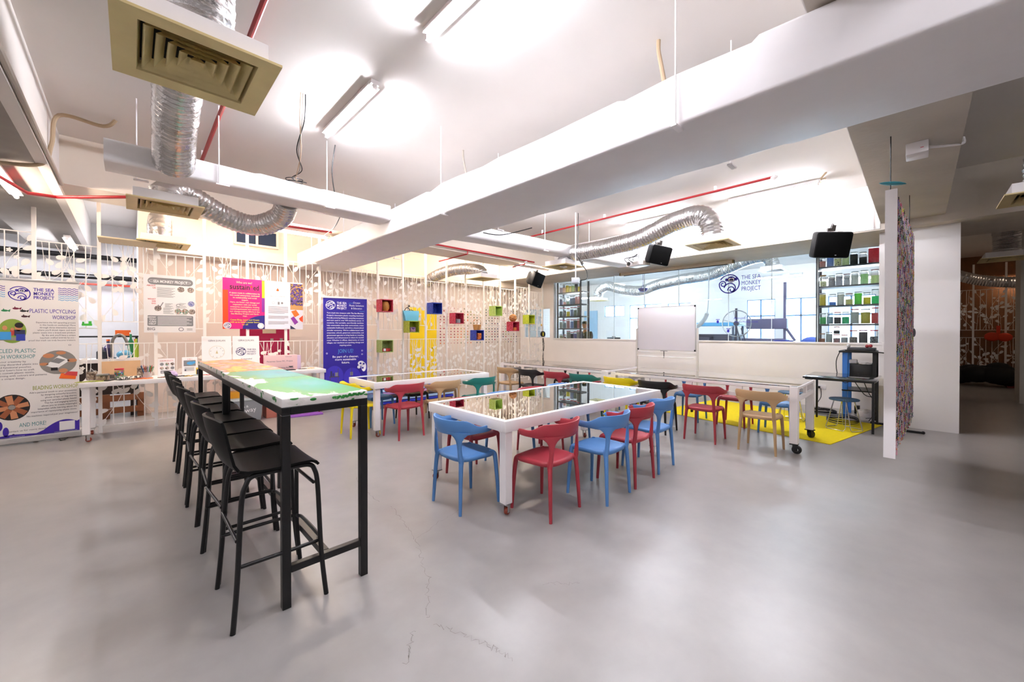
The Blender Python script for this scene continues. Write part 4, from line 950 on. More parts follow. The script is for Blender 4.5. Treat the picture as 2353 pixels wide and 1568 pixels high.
# purple foot with hill
pts = [(-1.365, .09), (-.517, .09), (-.517, .24)] + [(-.54 - .3 * t, .09 + .17 * math.cos((t - .35) * 1.9) ** 1) for t in [k / 12 for k in range(13)]] + [(-.9, .115), (-1.1, .13), (-1.365, .10)]
p.poly(pts, PURP, 1); p.rect(-.70, .115, -.56, .235, WINK, 2)
p.text('contact@theseamonkeyproject.com', -.54, .098, .014, WINK, 'r', 2); p.text('theseamonkeyproject', -1.12, .1, .014, WINK, 'l', 2)
for cx, cz, a in ((-1.15, .17, .4), (-1.2, .25, .2)): p.ell(cx, cz, .025, .06, PURP, 1)
for cx, cz, c_ in ((-1.15, 1.72, '#2F8F5A'), (-1.06, 1.75, '#7A2440'), (-1.0, 1.72, '#2A2A2C'), (-.99, 1.65, '#4A2430')):   # little sea animals
    mm = mat('animal print ' + c_, c_, .5); p.ell(cx, cz, .028, .013, mm); p.poly([(cx + .02, cz), (cx + .048, cz + .02), (cx + .04, cz - .016)], mm, 1); p.poly([(cx, cz + .008), (cx - .008, cz + .03), (cx - .015, cz + .008)], mm, 1)
p.ell(-.6, 1.27, .012, .009, TXT); p.ell(-.6, 1.27, .008, .006, PAPER, 2); p.ell(-1.09, .13, .01, .008, TXT)
p.obj('lettering', b)
def photo(parent, O, shapes, name='photo_print'):
    q_ = Print(O)
    for s_ in shapes:
        if s_[0] == 'e': q_.ell(*s_[1:])
        elif s_[0] == 'p': q_.poly(*s_[1:])
        else: q_.rect(*s_[1:])
    return q_.mb.obj(name, None, parent, smooth=0)
SK = mat('printed skin', '#C9875F', .6); SK2 = mat('printed darker skin', '#9A5634', .6); HAIRP = mat('printed black hair', '#1C1718', .6); NAVY = mat('printed navy', '#2B2F52', .6); GRS = mat('printed grass', '#86A23E', .6); BLU1 = mat('printed blue tub', '#3E9BE0', .6); BLU2 = mat('printed deep blue tub', '#2A3CA8', .6); REDT = mat('printed red shirt', '#B8403A', .6); GRYT = mat('printed grey table', '#8C8884', .6)
photo(b, (.94, -.0032, 0), [('e', -1.09, 1.46, .115, .155, GRS, 1), ('r', -1.2, 1.34, -1.0, 1.38, GRYT, 2), ('e', -1.04, 1.51, .03, .05, SK, 2), ('e', -1.035, 1.535, .036, .035, HAIRP, 3), ('r', -1.075, 1.40, -.985, 1.475, NAVY, 2), ('r', -1.06, 1.335, -.985, 1.42, BLU2, 4), ('r', -1.19, 1.35, -1.1, 1.45, BLU1, 3), ('e', -1.15, 1.5, .02, .03, SK, 3), ('e', -1.09, 1.45, .018, .05, REDT, 2), ('e', -1.09, 1.485, .014, .018, SK, 3)])
photo(b, (.94, -.0032, 0), [('e', -.705, 1.04, .165, .16, GRYT, 1), ('p', [(-.82, 1.0), (-.72, .95), (-.6, 1.06), (-.7, 1.13)], PAPER, 2), ('p', [(-.78, 1.05), (-.7, 1.02), (-.64, 1.07), (-.72, 1.1)], GREYI, 3), ('e', -.79, 1.13, .05, .03, SK, 2), ('e', -.68, 1.165, .045, .022, SK, 2), ('e', -.83, 1.02, .04, .02, SK, 2), ('e', -.58, 1.06, .045, .025, SK, 2), ('e', -.66, .925, .04, .03, SK, 3), ('r', -.77, .93, -.71, .97, HAIRP, 3), ('p', [(-.7, .82), (-.55, .8), (-.54, .87), (-.68, .89)], ORNG, 3), ('p', [(-.66, .865), (-.535, .84), (-.53, .9), (-.62, .91)], REDI, 4)])
photo(b, (.94, -.0032, 0), [('e', -1.1, .48, .15, .165, HAIRP, 1)] + [('p', [(-1.1 + .03 * math.cos(a) - .025 * math.sin(a), .48 + .035 * math.sin(a) + .025 * math.cos(a)), (-1.1 + .03 * math.cos(a) + .025 * math.sin(a), .48 + .035 * math.sin(a) - .025 * math.cos(a)), (-1.1 + .14 * math.cos(a) + .03 * math.sin(a), .48 + .15 * math.sin(a) - .03 * math.cos(a)), (-1.1 + .14 * math.cos(a) - .03 * math.sin(a), .48 + .15 * math.sin(a) + .03 * math.cos(a))], (SK, SK2)[k % 2], 2 + k % 3) for k, a in enumerate([.2 + k * .78 for k in range(8)])] + [('e', -1.1, .48, .03, .03, GRYT, 6)])
# blue banner
b = thing('rollup_banner', 'deep blue roll-up banner reading JOIN US beside the craft table', 'banner', (2.985, 7.71, 0), math.atan2(-.2, .76))
BLUEB = mat('blue banner cloth', '#2A1C93', .4)
MB().box((0, 0, 1.09), (.785, .004, 2.04)).obj('banner_sheet', BLUEB, b, smooth=0); MB().box((0, 0, 2.11), (.79, .03, .03)).obj('top_rail', WMETAL, b, smooth=0)
MB().box((0, 0, .05), (.82, .15, .09)).obj('base_cassette', mat('brushed aluminium', '#C9C7C5', .3, .8), b, smooth=0, bevel=.015); MB().cyl((0, .03, .06), (0, .02, 2.1), .009, 8).obj('pole', STEEL, b)
p = Print((0, -.0025, 0)); p.monkey(-.265, 1.96, .085, WINK, BLUEB)
for i, t_ in enumerate(('THE SEA', 'MONKEY', 'PROJECT')): p.text(t_, -.155, 1.985 - i * .05, .056, WINK, fit=.175, bold=True)
p.text('Ocean', .2, 2.0, .05, WINK, 'c'); p.text('Plastic Solutions', .2, 1.945, .05, WINK, 'c', fit=.27); p.text('& Education', .2, 1.89, .05, WINK, 'c', fit=.2)
p.arc(.1, 1.995, .04, .012, 180, 0, .005, LBLUE); p.arc(.3, 1.86, .05, .012, 180, 330, .005, LBLUE)
p.para(['Turn trash into treasure with The Sea Monkey', "Project's innovative plastic recycling machines!", 'Proudly powering Malaysia\'s upcycling ecosystem', 'and now used in over 970 machines across 13', 'countries. Our portable, user-friendly machines', 'help communities clean their environment, create', 'sustainable livelihoods, and drive a decentralised', "circular economy. We've collaborated with", 'corporates, schools, grassroots communities, and', "government agencies to bring hands-on recycling", "education and infrastructure to where it's needed", 'most. Whether in offices, classrooms, or rural', 'villages, our machines are sparking change and'], 0, 1.80, .034, .0475, WINK, 'c', bold=True, width=.66)
p.text('inspiring action.', 0, 1.18, .034, WINK, 'c', bold=True)
p.text('JOIN US!', 0, 1.045, .105, LBLUE, 'c', fit=.27); p.text('Be part of a cleaner,', 0, .955, .055, WINK, 'c', fit=.47, bold=True); p.text('more sustainable', 0, .9, .055, WINK, 'c', fit=.38, bold=True); p.text('future.', 0, .84, .055, WINK, 'c', bold=True)
MID = mat('banner mid blue', '#3B2FB5', .4)
p.ell(-.2, .6, .16, .2, MID); p.ell(.12, .55, .16, .2, MID)
for cx in (-.2,): p.rect(cx - .09, .58, cx + .09, .6, TXT, 2); p.rect(cx - .08, .45, cx - .07, .58, TXT, 2); p.rect(cx + .06, .45, cx + .07, .75, TXT, 2); p.rect(cx + .01, .6, cx + .06, .67, GREYI, 3); p.rect(cx - .07, .6, cx - .04, .7, NAVY, 3); p.rect(cx - .03, .6, cx - .01, .66, NAVY, 3)
p.rect(.08, .6, .13, .67, GREYI, 2); p.rect(.1, .45, .11, .75, TXT, 2); p.stroke([(.11, .45), (.05, .33)], .008, TXT, 2); p.stroke([(.11, .45), (.17, .36)], .008, TXT, 2)
for cx, cz, r_, mm in ((-.07, .45, .033, TEALI), (-.07, .34, .038, TEALI), (.17, .28, .02, REDI), (.22, .3, .022, ORNG), (.28, .32, .02, ORNG)): p.ell(cx, cz, r_, r_, mm, 3)
p.ell(-.12, .4, .035, .03, REDI, 2); p.rrect(-.28, .42, -.14, .46, .018, SK, 2)
for cx, cz, rx, rz in ((.28, .83, .06, .05), (.33, .76, .045, .09), (.24, .76, .03, .03)): p.ell(cx, cz, rx, rz, WINK, 2)
for cx, cz in ((.27, .83), (.31, .74), (.33, .82)): p.ell(cx, cz, .018, .018, BLUEB, 3)
for cx, cz in ((-.33, 1.04), (.3, 1.08), (.3, 1.01)): p.arc(cx, cz, .012, .012, 0, 360, .005, WINK)
p.obj('lettering', b)
# posters fixed to the fence
def board(name, label, x0, z0, x1, z1, y, m=PAPER, th=.006, cat='poster'):
    t = thing(name, label, cat, (x0, y, z0)); MB().bb((0, 0, 0), (x1 - x0, th, z1 - z0)).obj('sheet', m, t, smooth=0)
    return t, Print((0, -.0008, 0)), x1 - x0, z1 - z0
t, p, w_, h_ = board('poster', 'white information poster with grey title band, left one on the fence', .142, 1.44, .752, 2.325, 8.108)
p.rrect(.045, h_ - .15, w_ - .03, h_ - .045, .05, GREYI); p.text('SEA MONKEY PROJECT', w_ / 2 + .005, h_ - .122, .062, WINK, 'c', 2, True, fit=.4)
for s_ in (.09, w_ - .09): p.arc(s_, h_ - .1, .03, .014, 0, 360, .004, WINK, 2, 12)
p.para(['ABOUT', 'US'], .135, h_ - .18, .03, .034, REDI, 'r', bold=True); p.para(['WHAT', 'WE', 'DO'], .135, h_ - .385, .03, .033, REDI, 'r', bold=True)
for x0, z0, x1, n in ((.15, h_ - .2, .36, 11), (.24, h_ - .44, .33, 5), (.22, h_ - .51, .34, 7), (.41, h_ - .43, .49, 4), (.37, h_ - .49, .5, 2), (.37, h_ - .61, .5, 1)):
    for k in range(n): p.rect(x0, z0 - k * .014, x1 - .02 * ((k * 7) % 3), z0 - k * .014 + .005, GREYI)
p.stroke([(.16, h_ - .46), (.185, h_ - .49), (.22, h_ - .42)], .012, GREYI); p.arc(.4, h_ - .46, .025, .02, 30, 300, .008, GREYI)
DG = mix_colors('printed group photo', ['#2E2A2A', '#6A5A50', '#C7B8AC', '#3A3F4C', '#A58070'], 40, .6); DG2 = mix_colors('printed blue photo', ['#E7E6F0', '#3E4C9A', '#B8C0E0', '#5A4A6A'], 45, .6); DG3 = mix_colors('printed product photo', ['#B05A3A', '#3E8A7A', '#D9C0B0', '#7A3050'], 45, .6)
for cx, cz, mm in ((.43, h_ - .21, DG), (.55, h_ - .21, DG), (.555, h_ - .43, DG2), (.16, h_ - .515, DG), (.395, h_ - .555, DG3), (.48, h_ - .555, DG3), (.565, h_ - .555, DG)): p.ell(cx, cz, .042, .042, mm, 2)
p.rrect(.04, .1, w_ - .03, .262, .015, GREYI); p.para(['HOW', 'YOU', 'CAN', 'HELP'], .135, .222, .036, .034, WINK, 'r', 2, True)
for k in range(8): p.rect(.155, .24 - k * .018, w_ - .05 - .03 * ((k * 5) % 3), .246 - k * .018, WINK, 2)
p.text('BIG', .035, .035, .06, GREYI, bold=True); p.arc(.43, .05, .028, .026, 0, 360, .007, TXT, 1, 16); p.rect(.5, .055, .57, .062, GREYI); p.rect(.5, .035, .57, .042, GREYI)
p.obj('lettering', t)
MAG = mat('magenta print', '#D3187C', .45); YELP = mat('yellow print', '#E8DC1E', .45); ORR = mat('red orange print', '#F04A18', .45); DKB = mat('dark blue print', '#241C78', .45); VIO = mat('violet print', '#7E2A90', .45); PINKT = mat('pale yellow lettering', '#F7D9A0', .5); BLK = mat('black ink', '#1A1416', .5)
t, p, w_, h_ = board('poster', 'magenta poster with an orange stripe asking who are we, on the fence', 1.108, 1.5, 1.716, 2.365, 8.108, MAG)
p.rect(0, 0, .075, .66, ORR); p.rect(w_ - .04, .55, w_, h_ - .01, YELP); p.rect(w_ - .045, .3, w_, .55, VIO)
p.poly([(w_ - .32 + .32 * (1 - math.cos(PI / 2 * k / 10)) * 1 if False else w_ - .33 * math.cos(PI / 2 * k / 10), .24 * math.sin(PI / 2 * k / 10)) for k in range(11)] + [(w_, 0)], DKB, 1)
p.text('Who are we?', w_ / 2, h_ - .085, .055, PINKT, 'c', 2, fit=.23); p.text('sustain', .385, h_ - .185, .125, BLK, 'r', 2, True, fit=.29); p.text('ed', .52, h_ - .185, .125, BLK, 'r', 2, True, fit=.085)
p.ell(.41, h_ - .13, .014, .022, ORR, 3); p.text('by The Sea Monkey Project & Earth Heir', w_ / 2 + .01, h_ - .215, .024, BLK, 'c', 2, fit=.42)
p.para(['A space made in collaboration by', 'two social enterprises dedicated', 'to sustainability and social', 'impact.', 'Here, we foster real change and', 'inspiration with our social', 'enterprise marketplace, hosting', 'workshops/events and continue', 'our change-making efforts in the', 'Sea Monkey Project and Earth', 'Heir.'], w_ / 2 + .01, h_ - .26, .033, .0395, PINKT, 'c', 2, True)
p.para(['Come Shop, Learn and Create', 'with us to build a better future', 'for all!'], w_ / 2 + .01, .145, .034, .04, YELP, 'c', 3, True)
p.ell(.062, .058, .056, .056, WINK, 3); p.monkey(.062, .058, .045, DKB, WINK, 4); p.ell(w_ - .06, .056, .05, .05, WINK, 3); p.arc(w_ - .06, .056, .035, .035, 0, 360, .003, GREYI, 4)
p.obj('lettering', t)
t, p, w_, h_ = board('poster', 'pale poster with a photo strip at its right, beside the magenta one', 1.722, 1.5, 2.34, 2.365, 8.108, mat('pale lilac paper', '#E3E2EE', .5))
for k in range(12): a = 2 * PI * k / 12; p.text('EARTH HEIR  '[k], .2 + .075 * math.sin(a), h_ - .16 + .075 * math.cos(a), .02, GREYI, 'c', 1, rot=-a)
p.ell(.2, h_ - .15, .01, .028, ORNG); p.ell(.188, h_ - .16, .008, .018, ORNG); p.ell(.212, h_ - .16, .008, .018, ORNG)
p.text('BEAUTIFUL EXPERTISE', .2, h_ - .28, .026, GREYI, 'c', fit=.23); p.text('Founded by', .2, h_ - .325, .02, GREYI, 'c'); p.rect(.2, h_ - .42, .23, h_ - .37, GREYI); p.ell(.27, h_ - .39, .018, .02, GREYI); p.arc(.13, h_ - .39, .02, .02, 0, 360, .003, GREYI)
for z0, n in ((h_ - .46, 9), (h_ - .63, 4), (h_ - .73, 4)):
    for k in range(n): p.rect(.05, z0 - k * .015, .37 - (.06 if k == n - 1 else 0), z0 - k * .015 + .006, GREYI)
x0 = .405
p.rect(x0, .43, w_, h_ - .02, mix_colors('photo of threads', ['#1E1C2A', '#3A3060', '#6E4A9A', '#2A2A30', '#C89A3A', '#24222C'], 22, .5), 2); p.arc(.53, h_ - .2, .12, .12, 0, 180, .012, mat('printed bamboo', '#B98A54', .6), 3)
p.rect(x0, .36, w_, .44, mat('printed bamboo', '#B98A54', .6), 3); p.rect(x0, 0, w_, .36, mat('printed pale ground', '#D8D6E0', .5), 2)
p.poly([(.42, .33), (.5, .36), (.56, .27), (.48, .22)], ORNG, 4); p.poly([(.55, .2), (w_, .26), (w_, .13), (.57, .16)], ORR, 4); p.poly([(.41, .2), (.46, .24), (.54, .13), (.48, .08)], VIO, 4); p.poly([(x0, .07), (.5, 0), (x0, 0)], NAVY, 4)
p.obj('lettering', t)
# ================================================================== craft table by the fence
ct = glass_table('long white craft table before the leaf fence, covered with craft supplies', 1.025, 7.76, 3.0, .62, R(-3.2), h=.785, ap=.062, crossbar=True, name='craft_table')
for ch in list(ct.children):
    if ch.name.startswith(('glass_top', 'lower_panel')): bpy.data.objects.remove(ch)
MB().box((0, 0, .781), (2.904, .524, .008)).obj('table_panel', WMETAL, ct, smooth=0)
T = .7855
def cy(x): return 7.76 - .056 * (x - 1.025)   # centre line of the craft table
def sign(label, x0, x1, dy, h, fn):
    y = cy((x0 + x1) / 2) + dy; t = thing('sign_board', label, 'sign', (x0, y, T), R(-3.2)); t.rotation_euler.x = R(-9)
    MB().bb((0, 0, 0), (x1 - x0, .012, h)).obj('board', PAPER, t, smooth=0, bevel=.003)
    p = Print((0, -.0008, 0)); fn(p, x1 - x0, h); p.obj('lettering', t); return t
def f1(p, w, h):
    p.text('GERAI JUALAN', w / 2, h - .085, .038, TXT, 'c', fit=.22)
    for k in range(10): a = 2 * PI * k / 10; p.text('EARTHHEIR.'[k], w / 2 + .075 * math.sin(a), h * .56 + .07 * math.cos(a), .024, GREYI, 'c', rot=-a)
    p.arc(w / 2, h * .57, .1, .1, 0, 360, .003, mat('gold line', '#C8B88A', .5)); p.poly([(w / 2 - .015, h * .53), (w / 2 + .015, h * .53), (w / 2, h * .62)], mat('gold line', '#C8B88A', .5))
def f2(p, w, h):
    p.text('GERAI JUALAN', w / 2, h - .085, .038, TXT, 'c', fit=.22); p.monkey(w / 2 - .075, h * .57, .07, mat('navy ink', '#2B2A6A', .5))
    for i, t_ in enumerate(('THE SEA', 'MONKEY', 'PROJECT')): p.text(t_, w / 2 + .01, h * .6 - i * .038, .036, mat('navy ink', '#2B2A6A', .5), fit=.13)
    p.text('Sustainabel', w / 2, h * .34, .035, TXT, 'c')
sign('white board sign reading GERAI JUALAN over a round ring emblem, left of the pair', .80, 1.185, .06, .60, f1)
sign('white board sign reading GERAI JUALAN over the monkey emblem, right of the pair', 1.2, 1.575, .06, .60, f2)
def f3(p, w, h):
    p.text('OUR PRODUCTS', w / 2, h - .045, .03, REDI, 'c', fit=.15)
    for i in range(3):
        for j in range(2): p.ell(.045 + i * .06, h - .085 - j * .06, .022, .022, (GREYI, DG3, DG)[(i + j) % 3], 2)
    p.rrect(.03, .04, w - .02, .085, .008, GREYI); p.text('SS', .04, .05, .03, WINK, 'l', 2)
def f4(p, w, h):
    p.text('4 IN 1', w / 2, h - .04, .024, REDI, 'c'); p.rrect(.02, h - .14, w - .02, h - .05, .006, GREYI); p.ell(w / 2 + .01, h - .095, .045, .025, LBLUE, 2); p.ell(w / 2 + .05, h - .085, .02, .02, LBLUE, 2)
    for k in range(5): p.rect(.03, h - .165 - k * .012, w - .04, h - .16 - k * .012, GREYI)
    p.rect(.03, .06, .05, .085, TXT)
sign('small white leaflet with six product pictures on the craft table', .285, .48, .06, .265, f3)
sign('small white leaflet with a blue picture on a grey band on the craft table', .56, .745, .06, .275, f4)
pk = thing('pink_box', 'pale pink translucent box sign with dark lettering at the right end of the craft table', 'box', (1.62, cy(1.9) - .02, T), R(-4))
MB().bb((0, 0, 0), (.5, .1, .26)).obj('box_body', mat('pale pink acrylic', '#EBC6C6', .3), pk, bevel=.005); MB().bb((.48, .02, 0), (.56, .1, .25)).obj('lid_side', mat('lilac acrylic', '#D9C3DE', .3), pk, bevel=.005)
p = Print((0, -.0008, 0)); p.text('Penerima Geran MC, Project', .23, .145, .034, TXT, 'c', fit=.39); p.text('12, Hasil Pertama Rak Muk', .26, .03, .034, TXT, 'c', fit=.36); p.text('Terima kasih', .36, .225, .02, TXT, 'c'); p.obj('lettering', pk)
CLEAR = glass('clear plastic', '#F6F6F5', .5, .05, .0)
def jar(label, x, y, z, r, h, fill, lid, fh=.75, name='jar', group=None, lidh=.018):
    t = thing(name, label, 'jar', (x, y, z), 0, group)
    MB().lathe((0, 0, 0), [(r * .3, 0), (r * .94, 0), (r, .006), (r, h * .86), (r * .86, h * .95), (r * .84, h)], 18).obj('glass', CLEAR, t)
    MB().lathe((0, 0, .004), [(r * .3, 0), (r * .92, 0), (r * .95, .004), (r * .95, h * fh), (r * .5, h * fh + .004), (.002, h * fh + .005)], 18).obj('contents', fill, t)
    if lid is not None: MB().lathe((0, 0, h - .002), [(r * .5, 0), (r * .93, 0), (r * .95, .004), (r * .95, lidh), (r * .9, lidh + .003), (.002, lidh + .003)], 18).obj('lid', lid, t)
    return t
REDL = mat('red jar lid', '#C41E36', .4)
BITS = mix_colors('mixed bright plastic bits', ['#E8D24A', '#D84A4A', '#4A8AD0', '#F0F0F0', '#C85AA0', '#5AA05A'], 60, .4, 'voronoi')
SHELLS = mix_colors('brown and cream shells', ['#C9B49C', '#8E7460', '#E8DCCB', '#6E5A4C', '#B59A84'], 45, .5, 'voronoi')
jar('red-lidded jar of coloured plastic bits on the craft table', -.12, cy(-.12) + .02, T, .052, .13, BITS, REDL, .8)
jar('clear jar of shell pieces beside the red-lidded jar', .12, cy(.12) + .1, T, .06, .16, SHELLS, None, .85)
jar('clear jar of shell pieces at the left end of the craft table', -.39, cy(-.39) + .1, T, .055, .13, SHELLS, None, .8)
jar('low tub of trinkets left on the craft table', -.28, cy(-.28) - .05, T, .07, .07, SHELLS, STEEL, .8, 'tub')
jar('low clear tub of green trinkets in front of the red-lidded jar', -.1, cy(-.1) - .14, T, .06, .055, mix_colors('green beads', ['#7AA070', '#C8D0B0', '#5A8060', '#E0E0D0'], 60, .4, 'voronoi'), None, .8, 'tub')
jar('grey tub between the left jars', -.19, cy(-.19) + .14, T, .05, .06, mat('grey beads', '#8A8684', .6, var=.2), None, .8, 'tub')
pc = thing('pencil_cup', 'clear cup of coloured pencils on the craft table', 'cup', (.17, cy(.17) - .1, T))
MB().lathe((0, 0, 0), [(.03, 0), (.045, 0), (.048, .09), (.045, .09), (.042, .005)], 18).obj('cup', mat('frosted cup', '#B9B4B2', .3), pc)
q = random.Random(3)
for i in range(20):
    a, r_ = q.uniform(0, 2 * PI), q.uniform(.005, .03); tx, ty = math.cos(a) * (r_ + .045), math.sin(a) * (r_ + .03); hh = q.uniform(.15, .19); c = q.choice(['#2A6AB0', '#C8303A', '#2A2A2E', '#2E8A50', '#E8A030', '#283C78', '#7A3A20'])
    MB().tube([(math.cos(a) * r_, math.sin(a) * r_, .01), (tx, ty, hh), (tx * 1.06, ty * 1.06, hh + .014)], [.0036, .0036, .0008], 6).obj('pencil', mat('pencil ' + c, c, .4), pc)
tag(MB().box((0, 0, .12), (.40, .012, .24)).obj('plywood_board', mat('plywood', '#E0B98E', .6, var=.08), None, smooth=0, loc=(-.1, cy(-.1) + .26, T)), 'plain plywood board leaning behind the jars on the craft table', 'board')
hb = thing('handbag', 'striped black and white pouch lying at the front of the craft table', 'pouch', (-.02, cy(-.02) - .21, T), R(8))
MB().loft([[(x, .045 * s_ * math.cos(a), .022 * s_ * math.sin(a) + .022 + k_) for a in [2 * PI * k / 10 for k in range(10)]] for x, s_, k_ in ((-.13, .3, 0), (-.1, .8, 0), (0, 1, .004), (.1, .9, .012), (.14, .3, .02))]).obj('pouch_body', mix_colors('black and white stripes', ['#1A1A1A', '#E0DCD4', '#1A1A1A', '#D8D2C4'], 9, .5, stretch=(4, 1, 1)), hb)
MB().tube(curve_pts([(-.13, 0, .02), (-.2, -.02, .012), (-.24, .01, .01)]), .008, 6).obj('strap', BLACK, hb)
for i, (x, dy, w_, d_, c, lab) in enumerate(((-.36, -.2, .3, .1, '#A8B040', 'flat lime green mat at the left end of the craft table'), (.12, -.2, .2, .08, '#F07818', 'flat orange card on the craft table'), (.13, -.12, .12, .05, '#B070B0', 'small purple card by the pencil cup'), (.36, -.16, .16, .08, '#8A5A48', 'brown cord bracelets in front of the six-picture leaflet'), (.55, -.14, .14, .09, '#3A3A42', 'dark tray in front of the blue leaflet'), (.62, -.2, .1, .05, '#C8A030', 'amber coloured strip on the craft table'), (.82, -.18, .14, .05, '#C84040', 'red and orange bracelets in front of the left board sign'), (.72, -.1, .12, .06, '#9AB0B8', 'grey blue sachet on the craft table'), (2.2, -.05, .12, .06, '#6A5A48', 'brown strap at the right end of the craft table'), (2.35, 0, .1, .05, '#C8A048', 'amber strap at the right end of the craft table'))):
    mb = MB(); k = 5
    for j in range(k): mb.box(((j - k / 2 + .5) * w_ / k, q.uniform(-.012, .012), .004 + .003 * j % .009), (w_ / k * 1.25, d_ * q.uniform(.6, 1), .006), rz=q.uniform(-.3, .3))
    tag(mb.obj('craft_piece', mat('craft ' + c, c, .6), None, smooth=0, loc=(x, cy(x) + dy, T)), lab, 'craft')
MBAG = mat('lilac mesh', '#C9B4DA', .5)
tag(MB().ball((0, 0, .045), .05, None, 14, 9, (1.1, .7, .9)).ball((.03, -.01, .03), .035).obj('lilac_bundle', MBAG, None, loc=(.44, cy(.44) - .1, T)), 'lilac mesh bundle in front of the leaflets', 'bundle')
dk = thing('photo_card', 'small standing card with a dark picture and yellow top on the craft table', 'card', (.76, cy(.76) - .02, T)); MB().box((0, 0, .055), (.08, .01, .11)).obj('card', mat('yellow card', '#E0C040', .5), dk, smooth=0); MB().box((0, -.006, .045), (.065, .002, .08)).obj('picture', mat('dark purple print', '#2A2438', .5), dk, smooth=0)
bw = thing('bowl', 'dark grey faceted bowl on the right end of the craft table', 'bowl', (2.02, cy(2.02) + .02, T)); MB().lathe((0, 0, 0), [(.03, 0), (.045, .003), (.075, .065), (.07, .065), (.04, .01), (.002, .008)], 10).obj('bowl_body', mat('dark grey bowl', '#4A4C56', .5), bw, smooth=15)
sl = thing('tray', 'black tray of rings under the grey bowl', 'tray', (1.93, cy(1.93) - .12, T)); MB().box((0, 0, .006), (.26, .12, .012)).obj('tray_base', BLACK, sl, smooth=0, bevel=.003)
# under the craft table
sbx = thing('storage_box', 'clear grey storage tub with white handwriting under the craft table', 'box', (1.33, 7.72, 0))
MB().box((0, 0, .17), (.42, .36, .34), taper=1.12).obj('tub', mat('smoky plastic', '#8F9194', .25), sbx, bevel=.015)
MB().box((0, 0, .36), (.5, .43, .04)).obj('lid', mat('frosted lid', '#C5CCCB', .3), sbx, bevel=.01)
p = Print((0, -.197, 0)); p.text('take &', -.1, .22, .05, WINK, rot=.1); p.text('away', -.06, .14, .1, WINK, rot=.12); p.obj('lettering', sbx)
yb = MB().box((0, 0, .05), (.18, .2, .1)).tube(curve_pts([(.05, -.05, .08), (.1, -.08, .14), (.14, -.06, .1)]), .012, 8); tag(yb.obj('yellow_bag', mat('amber bag', '#E8A020', .5), None, loc=(1.2, 7.72, .382)), 'amber yellow bag lying on the storage tub lid', 'bag')
tag(MB().box((0, 0, .2), (.16, .3, .4)).obj('red_box', mat('salmon box', '#C87864', .5), None, bevel=.006, loc=(1.7, 7.72, 0)), 'salmon red box under the table between the tub and the picture tray', 'box')
tr = thing('picture_tray', 'purple and green framed tray of beaded pictures under the craft table', 'tray', (2.14, 7.5, 0), R(-8))
MB().box((0, -.02, .012), (.62, .34, .024)).obj('purple_base', mat('purple frame', '#9A5AC0', .5), tr, smooth=0, bevel=.004)
MB().box((.29, -.02, .17), (.035, .035, .29)).box((-.29, -.02, .17), (.035, .035, .29)).obj('green_post', mat('mint green frame', '#A8D4B4', .5), tr, smooth=0)
MB().box((0, .1, .19), (.56, .02, .32)).obj('beaded_picture', mix_colors('dark beaded picture', ['#2A2426', '#8A2840', '#3A3A6A', '#B88A2A', '#242022', '#4A3A30', '#9A8A80'], 24, .5, 'voronoi'), tr, smooth=0)
tag(MB().box((0, 0, .19), (.1, .2, .38)).obj('speckled_block', mix_colors('dark speckles', ['#3A342E', '#6A5E50', '#28241F', '#8A7A66'], 50, .6, 'voronoi'), None, smooth=0, loc=(1.8, 7.72, 0)), 'dark speckled block standing under the craft table', 'block')
mg = thing('magenta_board', 'tall magenta display board behind the fence', 'board', (1.82, 8.55, 0)); MB().box((0, 0, .78), (.8, .03, 1.46)).obj('panel', mat('magenta board', '#B8164E', .5), mg, smooth=0)
for x in (-.35, .35): MB().box((x, .1, .03), (.04, .4, .06)).obj('foot', WMETAL, mg, smooth=0)
MB().box((.06, -.018, 1.47), (.22, .004, .1)).obj('notice', mat('notice paper', '#E8D9B8', .6), mg, smooth=0)
for x in (.1, .26): MB().box((x, -.02, 1.3), (.05, .012, .05)).obj('clip', GREY, mg, smooth=0)
# ================================================================== striped slat bench
bn = thing('slat_bench', 'low bench of recycled plastic slats in blue, lilac and brown beyond the middle table', 'bench', (4.0, 7.15, 0), R(-3))
for i, (z, c) in enumerate(((.395, '#2430A8'), (.335, '#A8C6EA'), (.275, '#B58AC0'), (.215, '#3A2A30'), (.155, '#A8C6EA'), (.095, '#1E2AA8'))):
    MB().box((0, 0, z), (1.95, .36, .052)).obj('slat', mat('slat ' + c, c, .4), bn, bevel=.018)
MB().box((0, 0, .034), (1.9, .34, .068)).obj('base', mat('brown slat', '#8A5A4C', .5), bn, bevel=.008)
# ================================================================== cubes on the fence posts
def cube(label, x0, z0, c, s=.265, y=7.86):
    t = thing('wall_cube', label, 'cube', (x0, y, z0)); m = mix_colors('speckled ' + c, [c, c, c, {'#B5213F': '#E0788A', '#A7B52A': '#D0DA6A', '#A9BF6A': '#CBD89A', '#16329E': '#4A6AD0', '#B3C42B': '#D8E060', '#A6C05A': '#C5D88A'}.get(c, '#FFFFFF')], 40, .45, detail=5)
    d = .24; k = .016; mb = MB()
    mb.bb((0, 0, 0), (k, d, s)).bb((s - k, 0, 0), (s, d, s)).bb((k, 0, 0), (s - k, d, k)).bb((k, 0, s - k), (s - k, d, s)); mb.obj('shell', m, t, smooth=0)
    MB().bb((k, d - k, k), (s - k, d, s - k)).obj('back', m, t, smooth=0)
    MB().bb((s / 2 - .02, d, .06), (s / 2 + .02, .268, .1)).obj('bracket', WMETAL, t, smooth=0)
    return t
